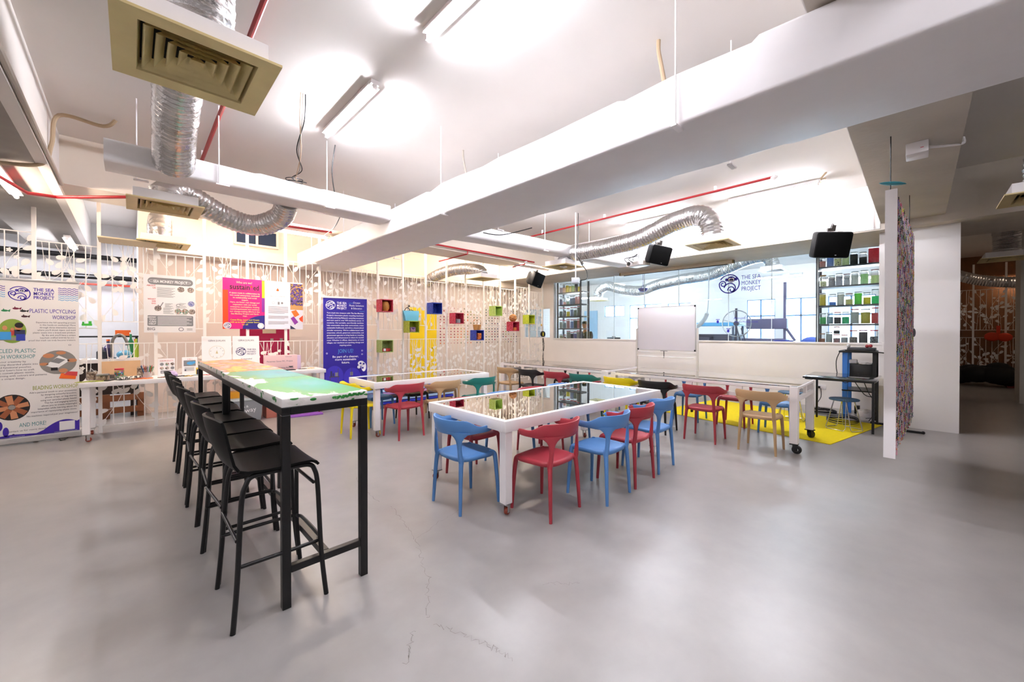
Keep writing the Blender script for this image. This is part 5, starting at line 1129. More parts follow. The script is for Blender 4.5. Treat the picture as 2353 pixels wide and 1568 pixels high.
CB = [('red speckled open cube on the fence holding a woven yellow vase', 3.79, 1.875, '#B5213F'), ('lime open cube on the fence below the turquoise bag', 4.43, 1.43, '#A7B52A'), ('blue open cube on the fence above the yellow door', 5.04, 1.87, '#16329E'),
      ('sage green open cube low on the fence holding red pouches', 3.79, 1.01, '#A9BF6A'), ('red open cube on the fence holding a grey tin', 5.68, 1.65, '#B5213F'), ('blue open cube on the fence below the twin-handled basket', 6.33, 1.23, '#16329E'),
      ('pale green empty open cube on the fence, highest toward the speaker', 6.98, 1.88, '#A6C05A'), ('red open cube on the fence below the round wicker ball', 7.63, 1.47, '#B5213F'), ('lime open cube on the fence nearest the glazed wall', 8.28, 1.68, '#B3C42B')]
for l, x, z, c in CB: cube(l, x, z, c)
WICK = mix_colors('woven straw', ['#B4793A', '#D09A52', '#8E5A28', '#C48A44'], 40, .7, stretch=(.6, .6, 4))
v = thing('vase', 'ribbed straw-coloured vase inside the first red cube', 'vase', (3.925, 7.97, 1.8925)); mb = MB(); PR = [(.03, 0), (.055, .002), (.085, .06), (.09, .12), (.07, .18), (.055, .195), (.06, .205), (.05, .205), (.045, .19), (.06, .1)]
mb.lathe((0, 0, 0), PR, 24); mb.obj('vase_body', mat('ochre ribbed clay', '#C88A3C', .6, var=.15, vscale=30), v)
def fr_box(label, x, y, z, d, c, name, cat, bev=.004):
    t = thing(name, label, cat, (x, y, z)); MB().box((0, 0, d[2] / 2), d).obj('body', c, t, bevel=bev); return t
bg = thing('tote_bag', 'turquoise tote bag with black handles standing on the lime cube', 'bag', (4.545, 7.975, 1.696))
g = [[(x * (1 + .22 * z / .22), .055 * math.copysign(1, sy) * (1 - .6 * z / .22), z + (.018 * (abs(x) / .19) ** 2 if z > .2 else 0)) for x in [-.17 + .034 * k for k in range(11)]] for sy in (1,) for z in (0, .07, .15, .22)]
mb = MB(); mb.loft([[(x * s_, y * t_, z) for x, y in ((-.17, -.05), (-.08, -.055), (.08, -.055), (.17, -.05), (.175, 0), (.17, .05), (.08, .055), (-.08, .055), (-.17, .05), (-.175, 0))] for z, s_, t_ in ((0, .92, 1), (.08, 1, 1), (.16, 1.1, .7), (.23, 1.18, .25))]); mb.obj('bag_body', mat('turquoise leather', '#6EC3E0', .5, var=.05), bg, smooth=40)
MB().tube(curve_pts([(-.17, -.01, .22), (-.13, -.04, .29), (-.06, -.03, .27), (-.04, 0, .235)]), .008, 6).tube(curve_pts([(-.05, .02, .23), (.02, .03, .25), (.09, .02, .225)]), .006, 6).obj('handle', BLACK, bg)
ph = thing('pouch', 'lilac woven pouch with a purple triangle inside the lime cube', 'pouch', (4.575, 7.96, 1.4475)); MB().box((0, 0, .055), (.14, .06, .11)).obj('body', mix_colors('lilac weave', ['#B58AA8', '#8A5A7A', '#D0AAC0', '#6A4A60'], 50, .6), ph, bevel=.015); p = Print((0, -.032, 0)); p.poly([(-.06, .1), (.06, .1), (0, .05)], mat('deep purple', '#4A2A6A', .5)); p.obj('flap', ph)
for i, (x, c) in enumerate(((3.865, '#C0302E'), (3.935, '#C43A34'), (3.985, '#B82A2A'))):
    t = thing('pouch', ('red zip pouch with a white label in the sage cube', 'middle red zip pouch in the sage cube', 'rightmost red zip pouch in the sage cube')[i], 'pouch', (x, 7.95, 1.0275)); MB().box((0, 0, .035), (.055, .1, .07), ry=.2).obj('body', mat('red cloth ' + c, c, .6), t, bevel=.012)
    if i == 0: MB().box((.014, -.052, .04), (.05, .003, .05)).obj('label', WINK, t, smooth=0)
tn = thing('tin', 'grey round tin inside the red cube with polka dots behind', 'tin', (5.84, 7.96, 1.6675)); MB().lathe((0, 0, 0), [(.02, 0), (.062, 0), (.062, .07), (.065, .07), (.065, .09), (.05, .1), (.002, .1)], 20).obj('tin_body', mat('grey tin', '#8E9092', .4), tn)
fr_box('orange patterned carton inside the blue cube under the basket', 6.50, 7.95, 1.2475, (.12, .06, .17), mix_colors('orange carton print', ['#E8681E', '#F0A030', '#C83A2A', '#7A2E1E'], 30, .5), 'carton', 'carton')
fr_box('terracotta block inside the red cube under the wicker ball', 7.80, 7.96, 1.4875, (.1, .08, .09), mat('terracotta', '#C8703A', .6), 'block', 'block', .012)
bk = thing('basket', 'tan basket with two tall hoop handles on the blue cube', 'basket', (6.46, 7.98, 1.4955))
mb = MB()
for sx in (-1, 1): mb.lathe((sx * .048, 0, 0), [(.02, 0), (.048, 0), (.066, .1), (.072, .14), (.066, .14), (.045, .01), (.002, .006)], 20)
mb.obj('basket_body', mat('tan straw', '#C48A48', .7, var=.1, vscale=30), bk)
for sx in (-1, 1): MB().tube([(sx * .062 + .066 * math.cos(a), 0, .19 + .085 * math.sin(a)) for a in [PI * 2 * k / 24 - PI * .4 for k in range(22)]], .005, 6).obj('handle', mat('tan straw', '#C48A48', .7), bk)
wb_ = thing('wicker_ball', 'round brown wicker ball lamp on the red cube', 'ball', (7.76, 7.98, 1.735)); mb = MB(); mb.ball((0, 0, .105), .105, None, 20, 12); mb.obj('ball_body', mix_colors('brown wicker', ['#7A4A26', '#A06A3A', '#5E3618', '#C08A54'], 26, .45, 'voronoi', stretch=(1, 1, 3)), wb_)
mb = MB()
for k in range(7): mb.tube([(.108 * math.cos(a) * math.cos(k * .45), .108 * math.cos(a) * math.sin(k * .45), .105 + .108 * math.sin(a)) for a in [2 * PI * j / 20 for j in range(20)]], .004, 5, closed=True)
mb.obj('wicker_strand', WICK, wb_)
tag(MB().box((0, 0, 0), (.2, .12, .012)).obj('shelf_board', WICK, None, smooth=0, loc=(8.43, 7.84, 1.674)), 'thin tan board under the last lime cube', 'board')
# ================================================================== speakers, projector, camera box
SPK = mat('black speaker plastic', '#060606', .6, spec=.2); GRL = mat('black speaker grille', '#040404', .8, spec=.1, bump=.3, bscale=300)
def speaker(label, c, yaw, tilt, s=1., hang=3.7, roll=0.):
    t = thing('speaker', label, 'speaker', c); t.rotation_euler = (R(tilt), R(roll), R(yaw))   # front looks along -y
    w, h, d = .48 * s, .4 * s, .32 * s
    S = []
    for y, k in ((-d / 2, .96), (-d / 2 + .03, 1), (0, 1), (d * .3, .8), (d / 2, .6)):
        S.append([(x * k, y, z * k) for x, z in [(sx * (w / 2 - r_) + r_ * math.cos(R(a)) , sz * (h / 2 - r_) + r_ * math.sin(R(a))) for r_ in (.035,) for sx, sz, a0 in ((1, 1, 0), (-1, 1, 90), (-1, -1, 180), (1, -1, 270)) for a in (a0, a0 + 30, a0 + 60, a0 + 90)]])
    MB().loft(S).obj('cabinet', SPK, t, smooth=40)
    MB().box((0, -d / 2 - .006, 0), (w * .93, .014, h * .9)).obj('grille', GRL, t, bevel=.006)
    MB().box((.05, -d / 2 - .0135, -h * .38), (.02, .002, .012)).obj('badge', STEEL, t, smooth=0)
    for x in (-.12, 0, .12): MB().box((x * s, 0, h / 2 + .002), (.008, d * .5, .006)).obj('rib', GREY, t, smooth=0)
    br = MB().box((0, .02, h / 2 + .03), (.1, .05, .05)).box((.03, .03, h / 2 + .07), (.05, .04, .06)); br.obj('bracket', mat('dark bracket', '#3A3530', .5, .5), t, smooth=0)
    return t
speaker('black loudspeaker hung before the jar shelf at the right end of the glazed wall', (7.95, 1.0, 2.83), -62, 14, 1.0, roll=4)
speaker('black loudspeaker hung beside the projector over the whiteboard', (7.7, 3.72, 3.02), -30, 16, .95, roll=8)
speaker('black loudspeaker hung near the leaf fence at the far corner', (7.75, 7.15, 2.87), 8, 20, .95, roll=8)
cable('white conduit and cable dropping from the ceiling to the right speaker', [(8.0, .98, 3.66), (8.0, .98, 3.3), (8.02, 1.0, 3.06)], .007, WMETAL)
cable('black cable loop above the right speaker', [(8.05, .93, 3.1), (8.0, .96, 3.16), (7.96, .98, 3.1), (7.98, 1.02, 3.04)], .006)
cable('black rod carrying the middle speaker', [(7.74, 3.76, 3.7), (7.74, 3.76, 3.24)], .012)
cable('rod carrying the far speaker', [(7.78, 7.18, 3.15), (7.77, 7.18, 3.08)], .014)
pj = thing('projector', 'white projector hanging from a pole at the end of the right branch duct', 'projector', (7.55, 4.05, 2.86), R(-20))
MB().box((0, 0, 0), (.3, .38, .11)).obj('case', WMETAL, pj, bevel=.015); MB().cyl((-.15, .1, 0), (-.175, .1, 0), .04, 18).obj('lens', BLACK, pj)
MB().cyl((0, 0, .05), (0, 0, .84), .016, 10).obj('pole', STEEL, pj)
v = MB()
for k in range(6): v.box((-.151, -.14 + .025 * k, -.01), (.004, .014, .05))
v.obj('vent', GREY, pj, smooth=0); MB().box((.02, -.191, 0), (.12, .004, .07)).obj('port_panel', GREY, pj, smooth=0)
for k in range(3): cable(('black cable draped over the projector', 'second black cable at the projector pole', 'black cable ending in a plug left of the projector')[k], [(7.56, 4.05, 3.08 - .03 * k), (7.5, 4.12 + .06 * k, 3.0), (7.44, 4.1 + .1 * k, 2.93 + .02 * k), (7.4, 3.95 + .12 * k, 2.86)], .008)
sc_ = MB().box((0, 0, 0), (.08, 2.75, .075)); so_ = thing('projector_screen', 'rolled-up projector screen case along the top of the glazing', 'screen', (9.35, 4.15, 2.962)); sc_.obj('case', mat('beige case', '#CFC4B4', .5), so_, bevel=.008)
MB().box((-.02, 0, -.045), (.03, 2.5, .016)).obj('slot', BLACK, so_, smooth=0)
for y in (-1.36, 1.36): MB().box((0, y, .02), (.09, .03, .1)).obj('end_bracket', mat('brass bracket', '#8A7A50', .4, .5), so_, smooth=0)
cbx = thing('camera_box', 'small pale grey box hung on a white rod near the left jar shelf', 'box', (6.05, 4.52, 2.42))
MB().box((0, 0, 0), (.13, .14, .1), rz=.5).obj('case', mat('pale grey case', '#C4C9CF', .4), cbx, bevel=.006); MB().cyl((0, 0, .05), (0, 0, 1.28), .011, 8).obj('rod', WMETAL, cbx)
cable('black cable running down the white rod to the grey box', [(6.1, 4.5, 3.7), (6.1, 4.5, 3.3), (6.09, 4.5, 2.95), (6.14, 4.46, 2.75), (6.2, 4.38, 2.6), (6.18, 4.36, 2.45), (6.1, 4.45, 2.42)], .007)
# reel and cords hung on the fence end
rl = thing('tape_reel', 'black and yellow reel hanging on the fence beside the last window', 'reel', (9.15, 8.08, 1.38))
MB().lathe((0, 0, 0), [(.02, -.03), (.085, -.03), (.09, -.02), (.09, .02), (.085, .03), (.02, .03)], 20, axis='Y').obj('drum', BLACK, rl); MB().box((-.03, -.034, 0), (.05, .004, .11)).obj('yellow_face', mat('reel yellow', '#E8D020', .5), rl, smooth=0)
MB().box((0, -.036, -.1), (.1, .05, .03)).obj('holder', WMETAL, rl, smooth=0)
mb = MB()
for k in range(3): mb.tube(curve_pts([(.02 * k - .02, 0, -.1), (.03 * k - .02, -.02, -.4), (-.02 * k + .02, 0, -.7), (.02 * k, -.01, -1.0)]), .009, 6)
mb.obj('cord', mix_colors('black and white cord', ['#161616', '#C8C0B8', '#161616'], 18, .5, stretch=(1, 1, 2)), rl)
fl_ = thing('paper_flower', 'yellow paper flower on the fence above the reel', 'flower', (9.1, 8.1, 1.66)); MB().ball((0, 0, 0), .035, None, 10, 6, (1, .4, 1)).obj('bloom', mat('amber paper', '#E8B040', .6), fl_); MB().cyl((0, .02, -.2), (0, .02, 0), .004, 6).obj('stem', WMETAL, fl_)
# ================================================================== jar shelves behind the glass
SH = mat('dark shelf steel', '#4A484C', .5)
def shelf_unit(label, x0, x1, y0, y1, zs, top, posts):
    t = thing('jar_shelf', label, 'shelf', ((x0 + x1) / 2, (y0 + y1) / 2, 0)); cx, cy_ = (x0 + x1) / 2, (y0 + y1) / 2
    for z in zs: MB().box((0, 0, z - .015), (x1 - x0, y1 - y0, .03)).obj('shelf_board', SH, t, smooth=0)
    for x, y in posts: MB().box((x - cx, y - cy_, top / 2), (.04, .05, top)).obj('upright', SH, t, smooth=0)
    return t
zr = [1.23, 1.6, 1.965, 2.34, 2.72]
shelf_unit('dark shelf rack of plastic-granule jars at the right end of the glazed wall', 9.76, 10.1, .46, 1.42, zr, 3.0, [(9.78, 1.40), (9.78, .46), (10.08, 1.40), (10.08, .46)])
zl = [1.22, 1.555, 1.93, 2.30, 2.68]
shelf_unit('dark shelf rack of plastic-granule jars at the left end of the glazed wall', 9.76, 10.1, 7.02, 8.03, zl, 3.0, [(9.78, 7.12), (9.78, 8.01), (10.08, 7.04), (10.08, 8.01)])
GRN = {}
def bright(c, g):
    v = [255 * (int(c[i:i + 2], 16) / 255) ** g for i in (1, 3, 5)]; k = 238 / max(v) if max(v) - min(v) > 30 else 1
    return '#' + ''.join('%02X' % min(255, int(q_ * k)) for q_ in v)
def translucent(m, c):   # plastic chips let the workshop light through
    nt = m.node_tree; b = nt.nodes['Principled BSDF']; o = nt.nodes['Material Output']; t = nt.nodes.new('ShaderNodeBsdfTranslucent'); x = nt.nodes.new('ShaderNodeMixShader')
    x.inputs[0].default_value = .7; nt.links.new(b.outputs[0], x.inputs[1]); nt.links.new(t.outputs[0], x.inputs[2]); nt.links.new(x.outputs[0], o.inputs[0])
    if b.inputs['Base Color'].is_linked: nt.links.new(b.inputs['Base Color'].links[0].from_socket, t.inputs[0])
    else: t.inputs[0].default_value = lin(c)
    return m
def gran(c):
    n = 'granules ' + c
    return _M[n] if n in _M else translucent(mat(n, bright(c, .55), .7, var=.25, vscale=90), c)
def spk(name, cs): return translucent(mix_colors('granules ' + name, [bright(c, .65) for c in cs], 90, .7, 'voronoi'), cs[0])
MIXG = spk('mixed olive', ['#8A8A5A', '#C8C49A', '#5A5A48', '#A8A878']); MIXR = spk('red and white', ['#C86A6A', '#E8DAD4', '#D08A88', '#F0E8E4']); MIXW = spk('brown and white', ['#A08A7C', '#E0D8D0', '#C0B0A4', '#8A7468']); MIXB = spk('black and white', ['#4A4A4C', '#D8D8D8', '#2E2E30', '#B0B0B0'])
rowsR = [  # bottom to top: (y, radius, height, fill, lid, fill fraction, colour word)
 [(1.335, .05, .17, '#E08A62', 'w', .45, 'orange'), (1.225, .052, .2, '#D8DED8', None, .85, 'white'), (1.11, .055, .155, MIXR, 'r', .6, 'red and white'), (.995, .052, .15, '#E0DCDC', 'r', .7, 'pale grey'), (.865, .062, .23, MIXW, 'r', .5, 'brown and white'), (.725, .065, .235, '#4A4A4A', 'r', .88, 'dark grey'), (.575, .06, .235, MIXB, 'r', .55, 'black and white')],
 [(1.325, .052, .2, '#5ACB6E', None, .65, 'light green'), (1.215, .052, .205, '#A8C4CE', None, .68, 'pale blue'), (1.1, .056, .215, '#3F3F42', 'r', .58, 'charcoal'), (.98, .056, .215, '#1E9C66', None, .6, 'emerald green'), (.845, .062, .265, '#D6D8CC', 'r', .82, 'off-white'), (.695, .07, .26, '#EADB3A', None, .8, 'yellow'), (.565, .05, .28, '#C8282E', 'r', .68, 'red')],
 [(1.33, .053, .23, '#E8CE3A', None, .92, 'bright yellow'), (1.175, .054, .2, '#3E6AA8', None, .3, 'blue, a third full'), (1.055, .056, .22, '#DEDCCC', None, .9, 'cream'), (.93, .056, .2, '#C2B878', 'p', .5, 'sand'), (.80, .058, .22, '#5CC43A', None, .92, 'leaf green'), (.675, .055, .2, '#E8D21E', None, .6, 'lemon yellow'), (.56, .056, .25, '#1F8A4E', None, .55, 'dark green')],
 [(1.325, .052, .21, MIXG, 'cork', .5, 'mixed pale green'), (1.19, .056, .19, '#7E7C80', None, .75, 'mid grey'), (1.08, .056, .22, '#96949A', None, .75, 'lavender grey'), (.965, .05, .2, '#A8A8A8', 'p', .7, 'light grey'), (.85, .058, .23, '#CFCFC4', None, .74, 'pale stone'), (.715, .06, .24, '#A5CC8A', None, .76, 'pastel green'), (.57, .06, .24, '#B4C47A', 'p', .6, 'pale lime')],
 [(1.335, .05, .17, '#C47A6A', None, .68, 'salmon'), (1.215, .055, .19, '#48628E', None, .92, 'denim blue'), (1.1, .057, .2, MIXG, None, .7, 'olive and cream'), (.985, .057, .21, '#AEB884', None, .8, 'sage'), (.865, .06, .22, '#2F3432', None, .85, 'black green'), (.735, .058, .2, '#3C4240', None, .6, 'slate'), (.585, .08, .29, '#9A2230', None, .9, 'crimson, the biggest jar')]]
LIDW = mat('wood lid', '#B07850', .5); LIDP = mat('pinkish clear lid', '#D8A8A8', .4)
rown = ('bottom', 'second', 'middle', 'fourth', 'top')
LD = {'r': REDL, 'w': LIDW, 'p': LIDP, 'cork': mat('cork stopper', '#B8884E', .8), None: mat('clear lid', '#DCDCDA', .3)}
for i, row in enumerate(rowsR):
    for (y, r_, h, c, l, fh, nm) in row:
        jar('jar of %s granules on the %s shelf of the right rack' % (nm, rown[i]), 9.86, y, zr[i] + .001, r_, h, gran(c) if isinstance(c, str) else c, LD[l], fh, 'granule_jar', 'granule jars on the right rack')
jar('red-lidded jar stacked on top of the red and white one on the bottom right shelf', 9.86, 1.11, zr[0] + .175, .05, .13, gran('#3F3F42'), REDL, .5, 'granule_jar', 'granule jars on the right rack')
rowsL = [
 [(7.93, .06, .13, '#E0D2A8', None, .8, 'sand yellow'), (7.79, .05, .12, '#D8928A', 'r', .6, 'pink'), (7.64, .065, .24, '#D8D4C0', 'r', .9, 'cream'), (7.50, .055, .2, '#4A4648', 'r', .8, 'charcoal'), (7.38, .055, .22, '#5A5890', 'r', .75, 'violet'), (7.25, .06, .25, '#D4D2C4', 'r', .9, 'off-white')],
 [(7.93, .058, .26, '#C8CFC0', 'r', .75, 'pale green'), (7.79, .058, .24, '#A0B4B4', 'r', .7, 'grey blue'), (7.65, .06, .27, '#9A6A68', 'r', .88, 'brownish red'), (7.5, .058, .26, '#6A7AA0', 'r', .8, 'slate blue'), (7.37, .058, .26, '#565250', 'r', .9, 'dark grey'), (7.24, .058, .27, '#D87A7A', 'r', .9, 'coral')],
 [(7.94, .055, .27, '#6E7A6E', 'r', .6, 'grey green'), (7.80, .06, .26, MIXB, 'r', .7, 'black and white'), (7.65, .06, .24, '#EAD028', 'r', .6, 'yellow'), (7.5, .058, .26, '#7A82A0', 'r', .8, 'dusty blue'), (7.37, .058, .26, '#6E7862', 'r', .7, 'moss'), (7.24, .058, .29, '#5E6058', 'r', .9, 'dark moss')],
 [(7.93, .058, .27, '#7A7A98', None, .65, 'lavender'), (7.79, .055, .2, '#D89A90', None, .4, 'faded pink'), (7.66, .055, .22, '#A8B8A0', None, .4, 'pale sage'), (7.53, .056, .25, '#7A8498', None, .7, 'steel blue'), (7.42, .054, .25, '#6A7080', None, .75, 'blue grey'), (7.32, .056, .27, '#E8A098', None, .8, 'light coral'), (7.21, .056, .28, '#E89A98', 'r', .8, 'rose')],
 [(7.93, .058, .27, '#C0A8B0', None, .6, 'mauve'), (7.8, .056, .26, '#E8B090', None, .6, 'peach'), (7.69, .054, .27, '#E8C838', None, .8, 'golden yellow'), (7.57, .054, .26, '#D8C868', None, .7, 'straw'), (7.45, .054, .26, '#A8B87A', None, .7, 'light olive'), (7.34, .054, .27, '#4A4C44', None, .85, 'black olive'), (7.22, .056, .26, '#E8D818', None, .55, 'lemon')]]
for i, row in enumerate(rowsL):
    for (y, r_, h, c, l, fh, nm) in row:
        jar('jar of %s granules on the %s shelf of the left rack' % (nm, rown[i]), 9.86, y, zl[i] + .001, r_, h, gran(c) if isinstance(c, str) else c, LD[l], fh, 'granule_jar', 'granule jars on the left rack')
# ================================================================== workshop behind the glass
tbk = thing('workbench', 'bench with a sky-blue cover far behind the glass', 'bench', (13.2, 4.5, 0)); MB().box((0, 0, 1.68), (1.0, 1.5, .1)).obj('blue_cover', mat('sky blue cover', '#5FB4E8', .5), tbk, smooth=0)
for x in (-.45, .45):
    for y in (-.7, .7): MB().box((x, y, .815), (.06, .06, 1.63)).obj('leg', mat('slate leg', '#5A6478', .5), tbk, smooth=0)
MB().box((0, 0, 1.25), (.9, 1.5, .25)).obj('drawer_block', mat('dark slate', '#4A4656', .6), tbk, smooth=0)
tag(MB().ball((0, 0, .11), .11).obj('ball', mat('salmon ball', '#E8A898', .5), None, loc=(12.6, 4.85, 1.29)), 'salmon pink ball on the blue-covered bench', 'ball')
tag(MB().box((0, 0, .59), (.3, .5, 1.18)).box((0, 0, 1.235), (.32, .8, .11)).obj('stand', mat('dark slate', '#4A4656', .6), None, smooth=0, loc=(12.55, 4.75, 0)), 'dark stand beneath the salmon ball', 'stand')
wh = thing('spoked_wheel', 'large spoked wheel on a dark post behind the glass lettering', 'wheel', (12, 3.5, 0))
mb = MB().tube([(0, .36 * math.cos(a), 1.68 + .36 * math.sin(a)) for a in [2 * PI * k / 40 for k in range(40)]], .014, 8, closed=True); mb.obj('rim', STEEL, wh)
mb = MB()
for k in range(6): a = 2 * PI * k / 6 + .3; mb.cyl((0, .05 * math.cos(a), 1.68 + .05 * math.sin(a)), (0, .36 * math.cos(a), 1.68 + .36 * math.sin(a)), .008, 6)
mb.obj('spoke', STEEL, wh); MB().cyl((-.06, 0, 1.68), (.06, 0, 1.68), .06, 16).obj('hub', mat('dark slate', '#4A4656', .6), wh)
MB().box((.06, .02, 1.05), (.05, .05, 2.1)).box((.06, 0, .03), (.4, .4, .06)).obj('post', mat('dark slate', '#4A4656', .6), wh, smooth=0)
MB().tube([(.06, 0, 1.55), (.06, -.35, 0.03)], .02, 8).tube([(.06, -.1, 1.55), (.06, -.55, .03)], .015, 8).obj('brace', mat('dark slate', '#4A4656', .6), wh)
pm = thing('press_machine', 'dark machine with a tall steel post in front of the workshop windows', 'machine', (13.2, 3.0, 0)); DS = mat('machine violet grey', '#6A6484', .5)
MB().box((0, -.38, 1.42), (.07, .06, 2.84)).obj('post', DS, pm, smooth=0); MB().box((0, .05, 1.68), (.3, 1.0, .3)).obj('beam', DS, pm, bevel=.03); MB().box((0, .1, 1.2), (.5, 1.1, .12)).obj('bed', DS, pm, bevel=.02)
for y in (-.3, .5): MB().box((0, y, .57), (.3, .08, 1.14)).obj('leg', DS, pm, smooth=0)
MB().tube([(0, -.38, 1.6), (0, -.62, 1.2)], .035, 8).obj('lever', DS, pm)
tag(MB().tube(curve_pts([(11.4, 4.55, 1.2), (11.4, 4.45, 1.5), (11.4, 4.2, 1.7), (11.4, 4.05, 2.0), (11.4, 4.02, 2.6), (11.4, 4.02, 3.7)]), [.055] * 24 + [.012] * 17, 12).obj('suction_hose', mat('pale hose', '#D5D8DC', .5)), 'thick pale hose rising beside the whiteboard behind the glass', 'hose')
mo = thing('monitor', 'black monitor with a small webcam on a desk behind the glass', 'monitor', (11.9, 7.28, .74)); MB().box((0, 0, .36), (.04, .5, .32)).obj('screen', BLACK, mo, bevel=.006); MB().box((.02, 0, .12), (.04, .06, .2)).box((.02, 0, .01), (.2, .24, .02)).obj('stand', BLACK, mo, smooth=0); MB().box((0, 0, .545), (.03, .12, .02)).cyl((0, 0, .51), (0, 0, .55), .012, 8).obj('webcam', BLACK, mo)
ds = thing('office_desk', 'white desk under the black monitor behind the glass', 'desk', (12.0, 7.0, 0)); MB().box((0, 0, .72), (.8, 1.8, .04)).obj('desktop', WMETAL, ds, smooth=0)
for x in (-.36, .36):
    for y in (-.85, .85): MB().box((x, y, .35), (.05, .05, .7)).obj('leg', WMETAL, ds, smooth=0)
tag(MB().box((0, 0, .2), (.3, .4, .4)).obj('blue_crate', mat('blue crate', '#4A94E0', .5), None, bevel=.01, loc=(12.2, 6.35, .74)), 'blue crate on the desk left of the whiteboard behind the glass', 'crate')
tag(MB().ball((0, 0, .16), .2, None, 12, 8, (1, 1.2, .9)).box((0, 0, .02), (.3, .4, .04)).obj('blue_sack', mat('deep blue sack', '#2A4AA8', .6), None, loc=(11.2, 1.7, 1.0)), 'deep blue sack behind the glass beside the right jar rack', 'sack')
bt = thing('side_table', 'low bench carrying the blue sack and basin behind the glass', 'table', (11.2, 2.0, 0)); MB().box((0, 0, .98), (.5, 1.3, .04)).obj('top', DS, bt, smooth=0)
for y in (-.6, .6): MB().box((0, y, .48), (.4, .05, .96)).obj('leg', DS, bt, smooth=0)
tag(MB().lathe((0, 0, 0), [(.1, 0), (.16, .02), (.2, .24), (.21, .25), (.18, .25), (.1, .04)], 18).obj('basin', mat('blue basin', '#3A3EC0', .4), None, loc=(11.2, 2.25, 1.0)), 'blue basin on the bench behind the glass', 'basin')
lp = thing('pendant_lamp', 'small dark violet bowl lamp hanging in the workshop', 'lamp', (11.6, 6.05, 2.7)); MB().lathe((0, 0, 0), [(.04, 0), (.1, .02), (.15, .11), (.13, .12), (.05, .12)], 16).obj('bowl', mat('violet enamel', '#4A4680', .5), lp); MB().tube([(-.08, 0, .12), (0, 0, .24), (.08, 0, .12)], .008, 6).cyl((0, 0, .22), (0, 0, 1.0), .008, 6).obj('stem', DS, lp)
# person behind the glass: one skinned body, clothes and hair as children
SKIN = mat('skin', '#B9805E', .55)
def skin(name, m, verts, edges, rad, parent, sub=2, root=0):
    me = bpy.data.meshes.new(name); me.from_pydata(verts, edges, []); o = bpy.data.objects.new(name, me); COL.objects.link(o); o.parent = parent
    o.modifiers.new('Skin', 'SKIN'); s_ = o.modifiers.new('Sub', 'SUBSURF'); s_.levels = sub; s_.render_levels = sub
    for i, r_ in enumerate(rad): me.skin_vertices[0].data[i].radius = (r_, r_) if not isinstance(r_, tuple) else r_
    me.skin_vertices[0].data[root].use_root = True
    o.modifiers['Skin'].use_smooth_shade = True; me.materials.append(m); return o
# local frame: x = the way he faces, y = his left
pe = thing('person', 'man with short black hair in a dark T-shirt standing behind the left jar rack', 'person', (10.45, 7.40, 0), R(176))
V = [(0, 0, .95), (.0, 0, 1.15), (.0, 0, 1.36), (.02, 0, 1.48), (.05, 0, 1.56), (.09, 0, 1.68), (.06, 0, 1.73),
     (0, .1, .9), (.02, .11, .5), (0, .11, .08), (.13, .12, .03), (0, -.1, .9), (.02, -.11, .5), (0, -.11, .08), (.13, -.12, .03),
     (0, .18, 1.41), (.02, .23, 1.16), (.2, .19, 1.04), (.27, .17, 1.02), (0, -.18, 1.41), (.02, -.23, 1.16), (.2, -.19, 1.04), (.27, -.17, 1.02)]
E = [(0, 1), (1, 2), (2, 3), (3, 4), (4, 5), (5, 6), (0, 7), (7, 8), (8, 9), (9, 10), (0, 11), (11, 12), (12, 13), (13, 14), (2, 15), (15, 16), (16, 17), (17, 18), (2, 19), (19, 20), (20, 21), (21, 22)]
RD = [(.14, .1), (.13, .095), (.15, .1), .06, .05, (.082, .095), (.07, .08), .08, .055, .04, .035, .08, .055, .04, .035, .06, .045, .032, .03, .06, .045, .032, .03]
body = skin('body', SKIN, V, E, RD, pe)
shirt = skin('t_shirt', mat('dark charcoal cloth', '#2A2C33', .8), [(0, 0, .92), (0, 0, 1.15), (0, 0, 1.37), (.015, 0, 1.45), (0, .19, 1.41), (.015, .225, 1.22), (0, -.19, 1.41), (.015, -.225, 1.22)], [(0, 1), (1, 2), (2, 3), (2, 4), (4, 5), (2, 6), (6, 7)], [(.165, .12), (.155, .115), (.17, .115), .075, .08, .066, .08, .066], pe)
skin('trousers', mat('dark trousers', '#23252C', .8), [(0, 0, .96), (0, .1, .88), (.02, .11, .5), (0, .11, .1), (0, -.1, .88), (.02, -.11, .5), (0, -.11, .1)], [(0, 1), (1, 2), (2, 3), (0, 4), (4, 5), (5, 6)], [(.16, .115), .095, .07, .06, .095, .07, .06], pe)
mb = MB(); mb.ball((.055, 0, 1.735), .1, None, 18, 12, (1.02, .86, .78)); mb.ball((.0, 0, 1.70), .085, None, 14, 9, (.75, .98, 1)); mb.obj('hair', mat('black hair', '#15120F', .6), pe)
mb = MB().ball((.17, 0, 1.665), .016, None, 8, 6, (1.2, .8, 1.3)).ball((.155, 0, 1.62), .02, None, 8, 6, (.7, 1.3, .5)); mb.obj('nose_and_mouth', SKIN, pe)
for sy in (-1, 1):
    MB().ball((.16, sy * .033, 1.695), .011, None, 8, 6).obj('eye', mat('dark eye', '#181210', .3), pe); MB().ball((.06, sy * .085, 1.67), .028, None, 8, 6, (.7, .4, 1.1)).obj('ear', SKIN, pe)
p = Print((.132, 0, 0), (0, 1, 0), (0, 0, 1), (1, 0, 0)); p.arc(.02, 1.36, .03, .022, 20, 160, .006, WINK, 1, 10); p.arc(.02, 1.35, .03, .015, 200, 340, .006, WINK, 1, 10); p.obj('shirt_emblem', pe)
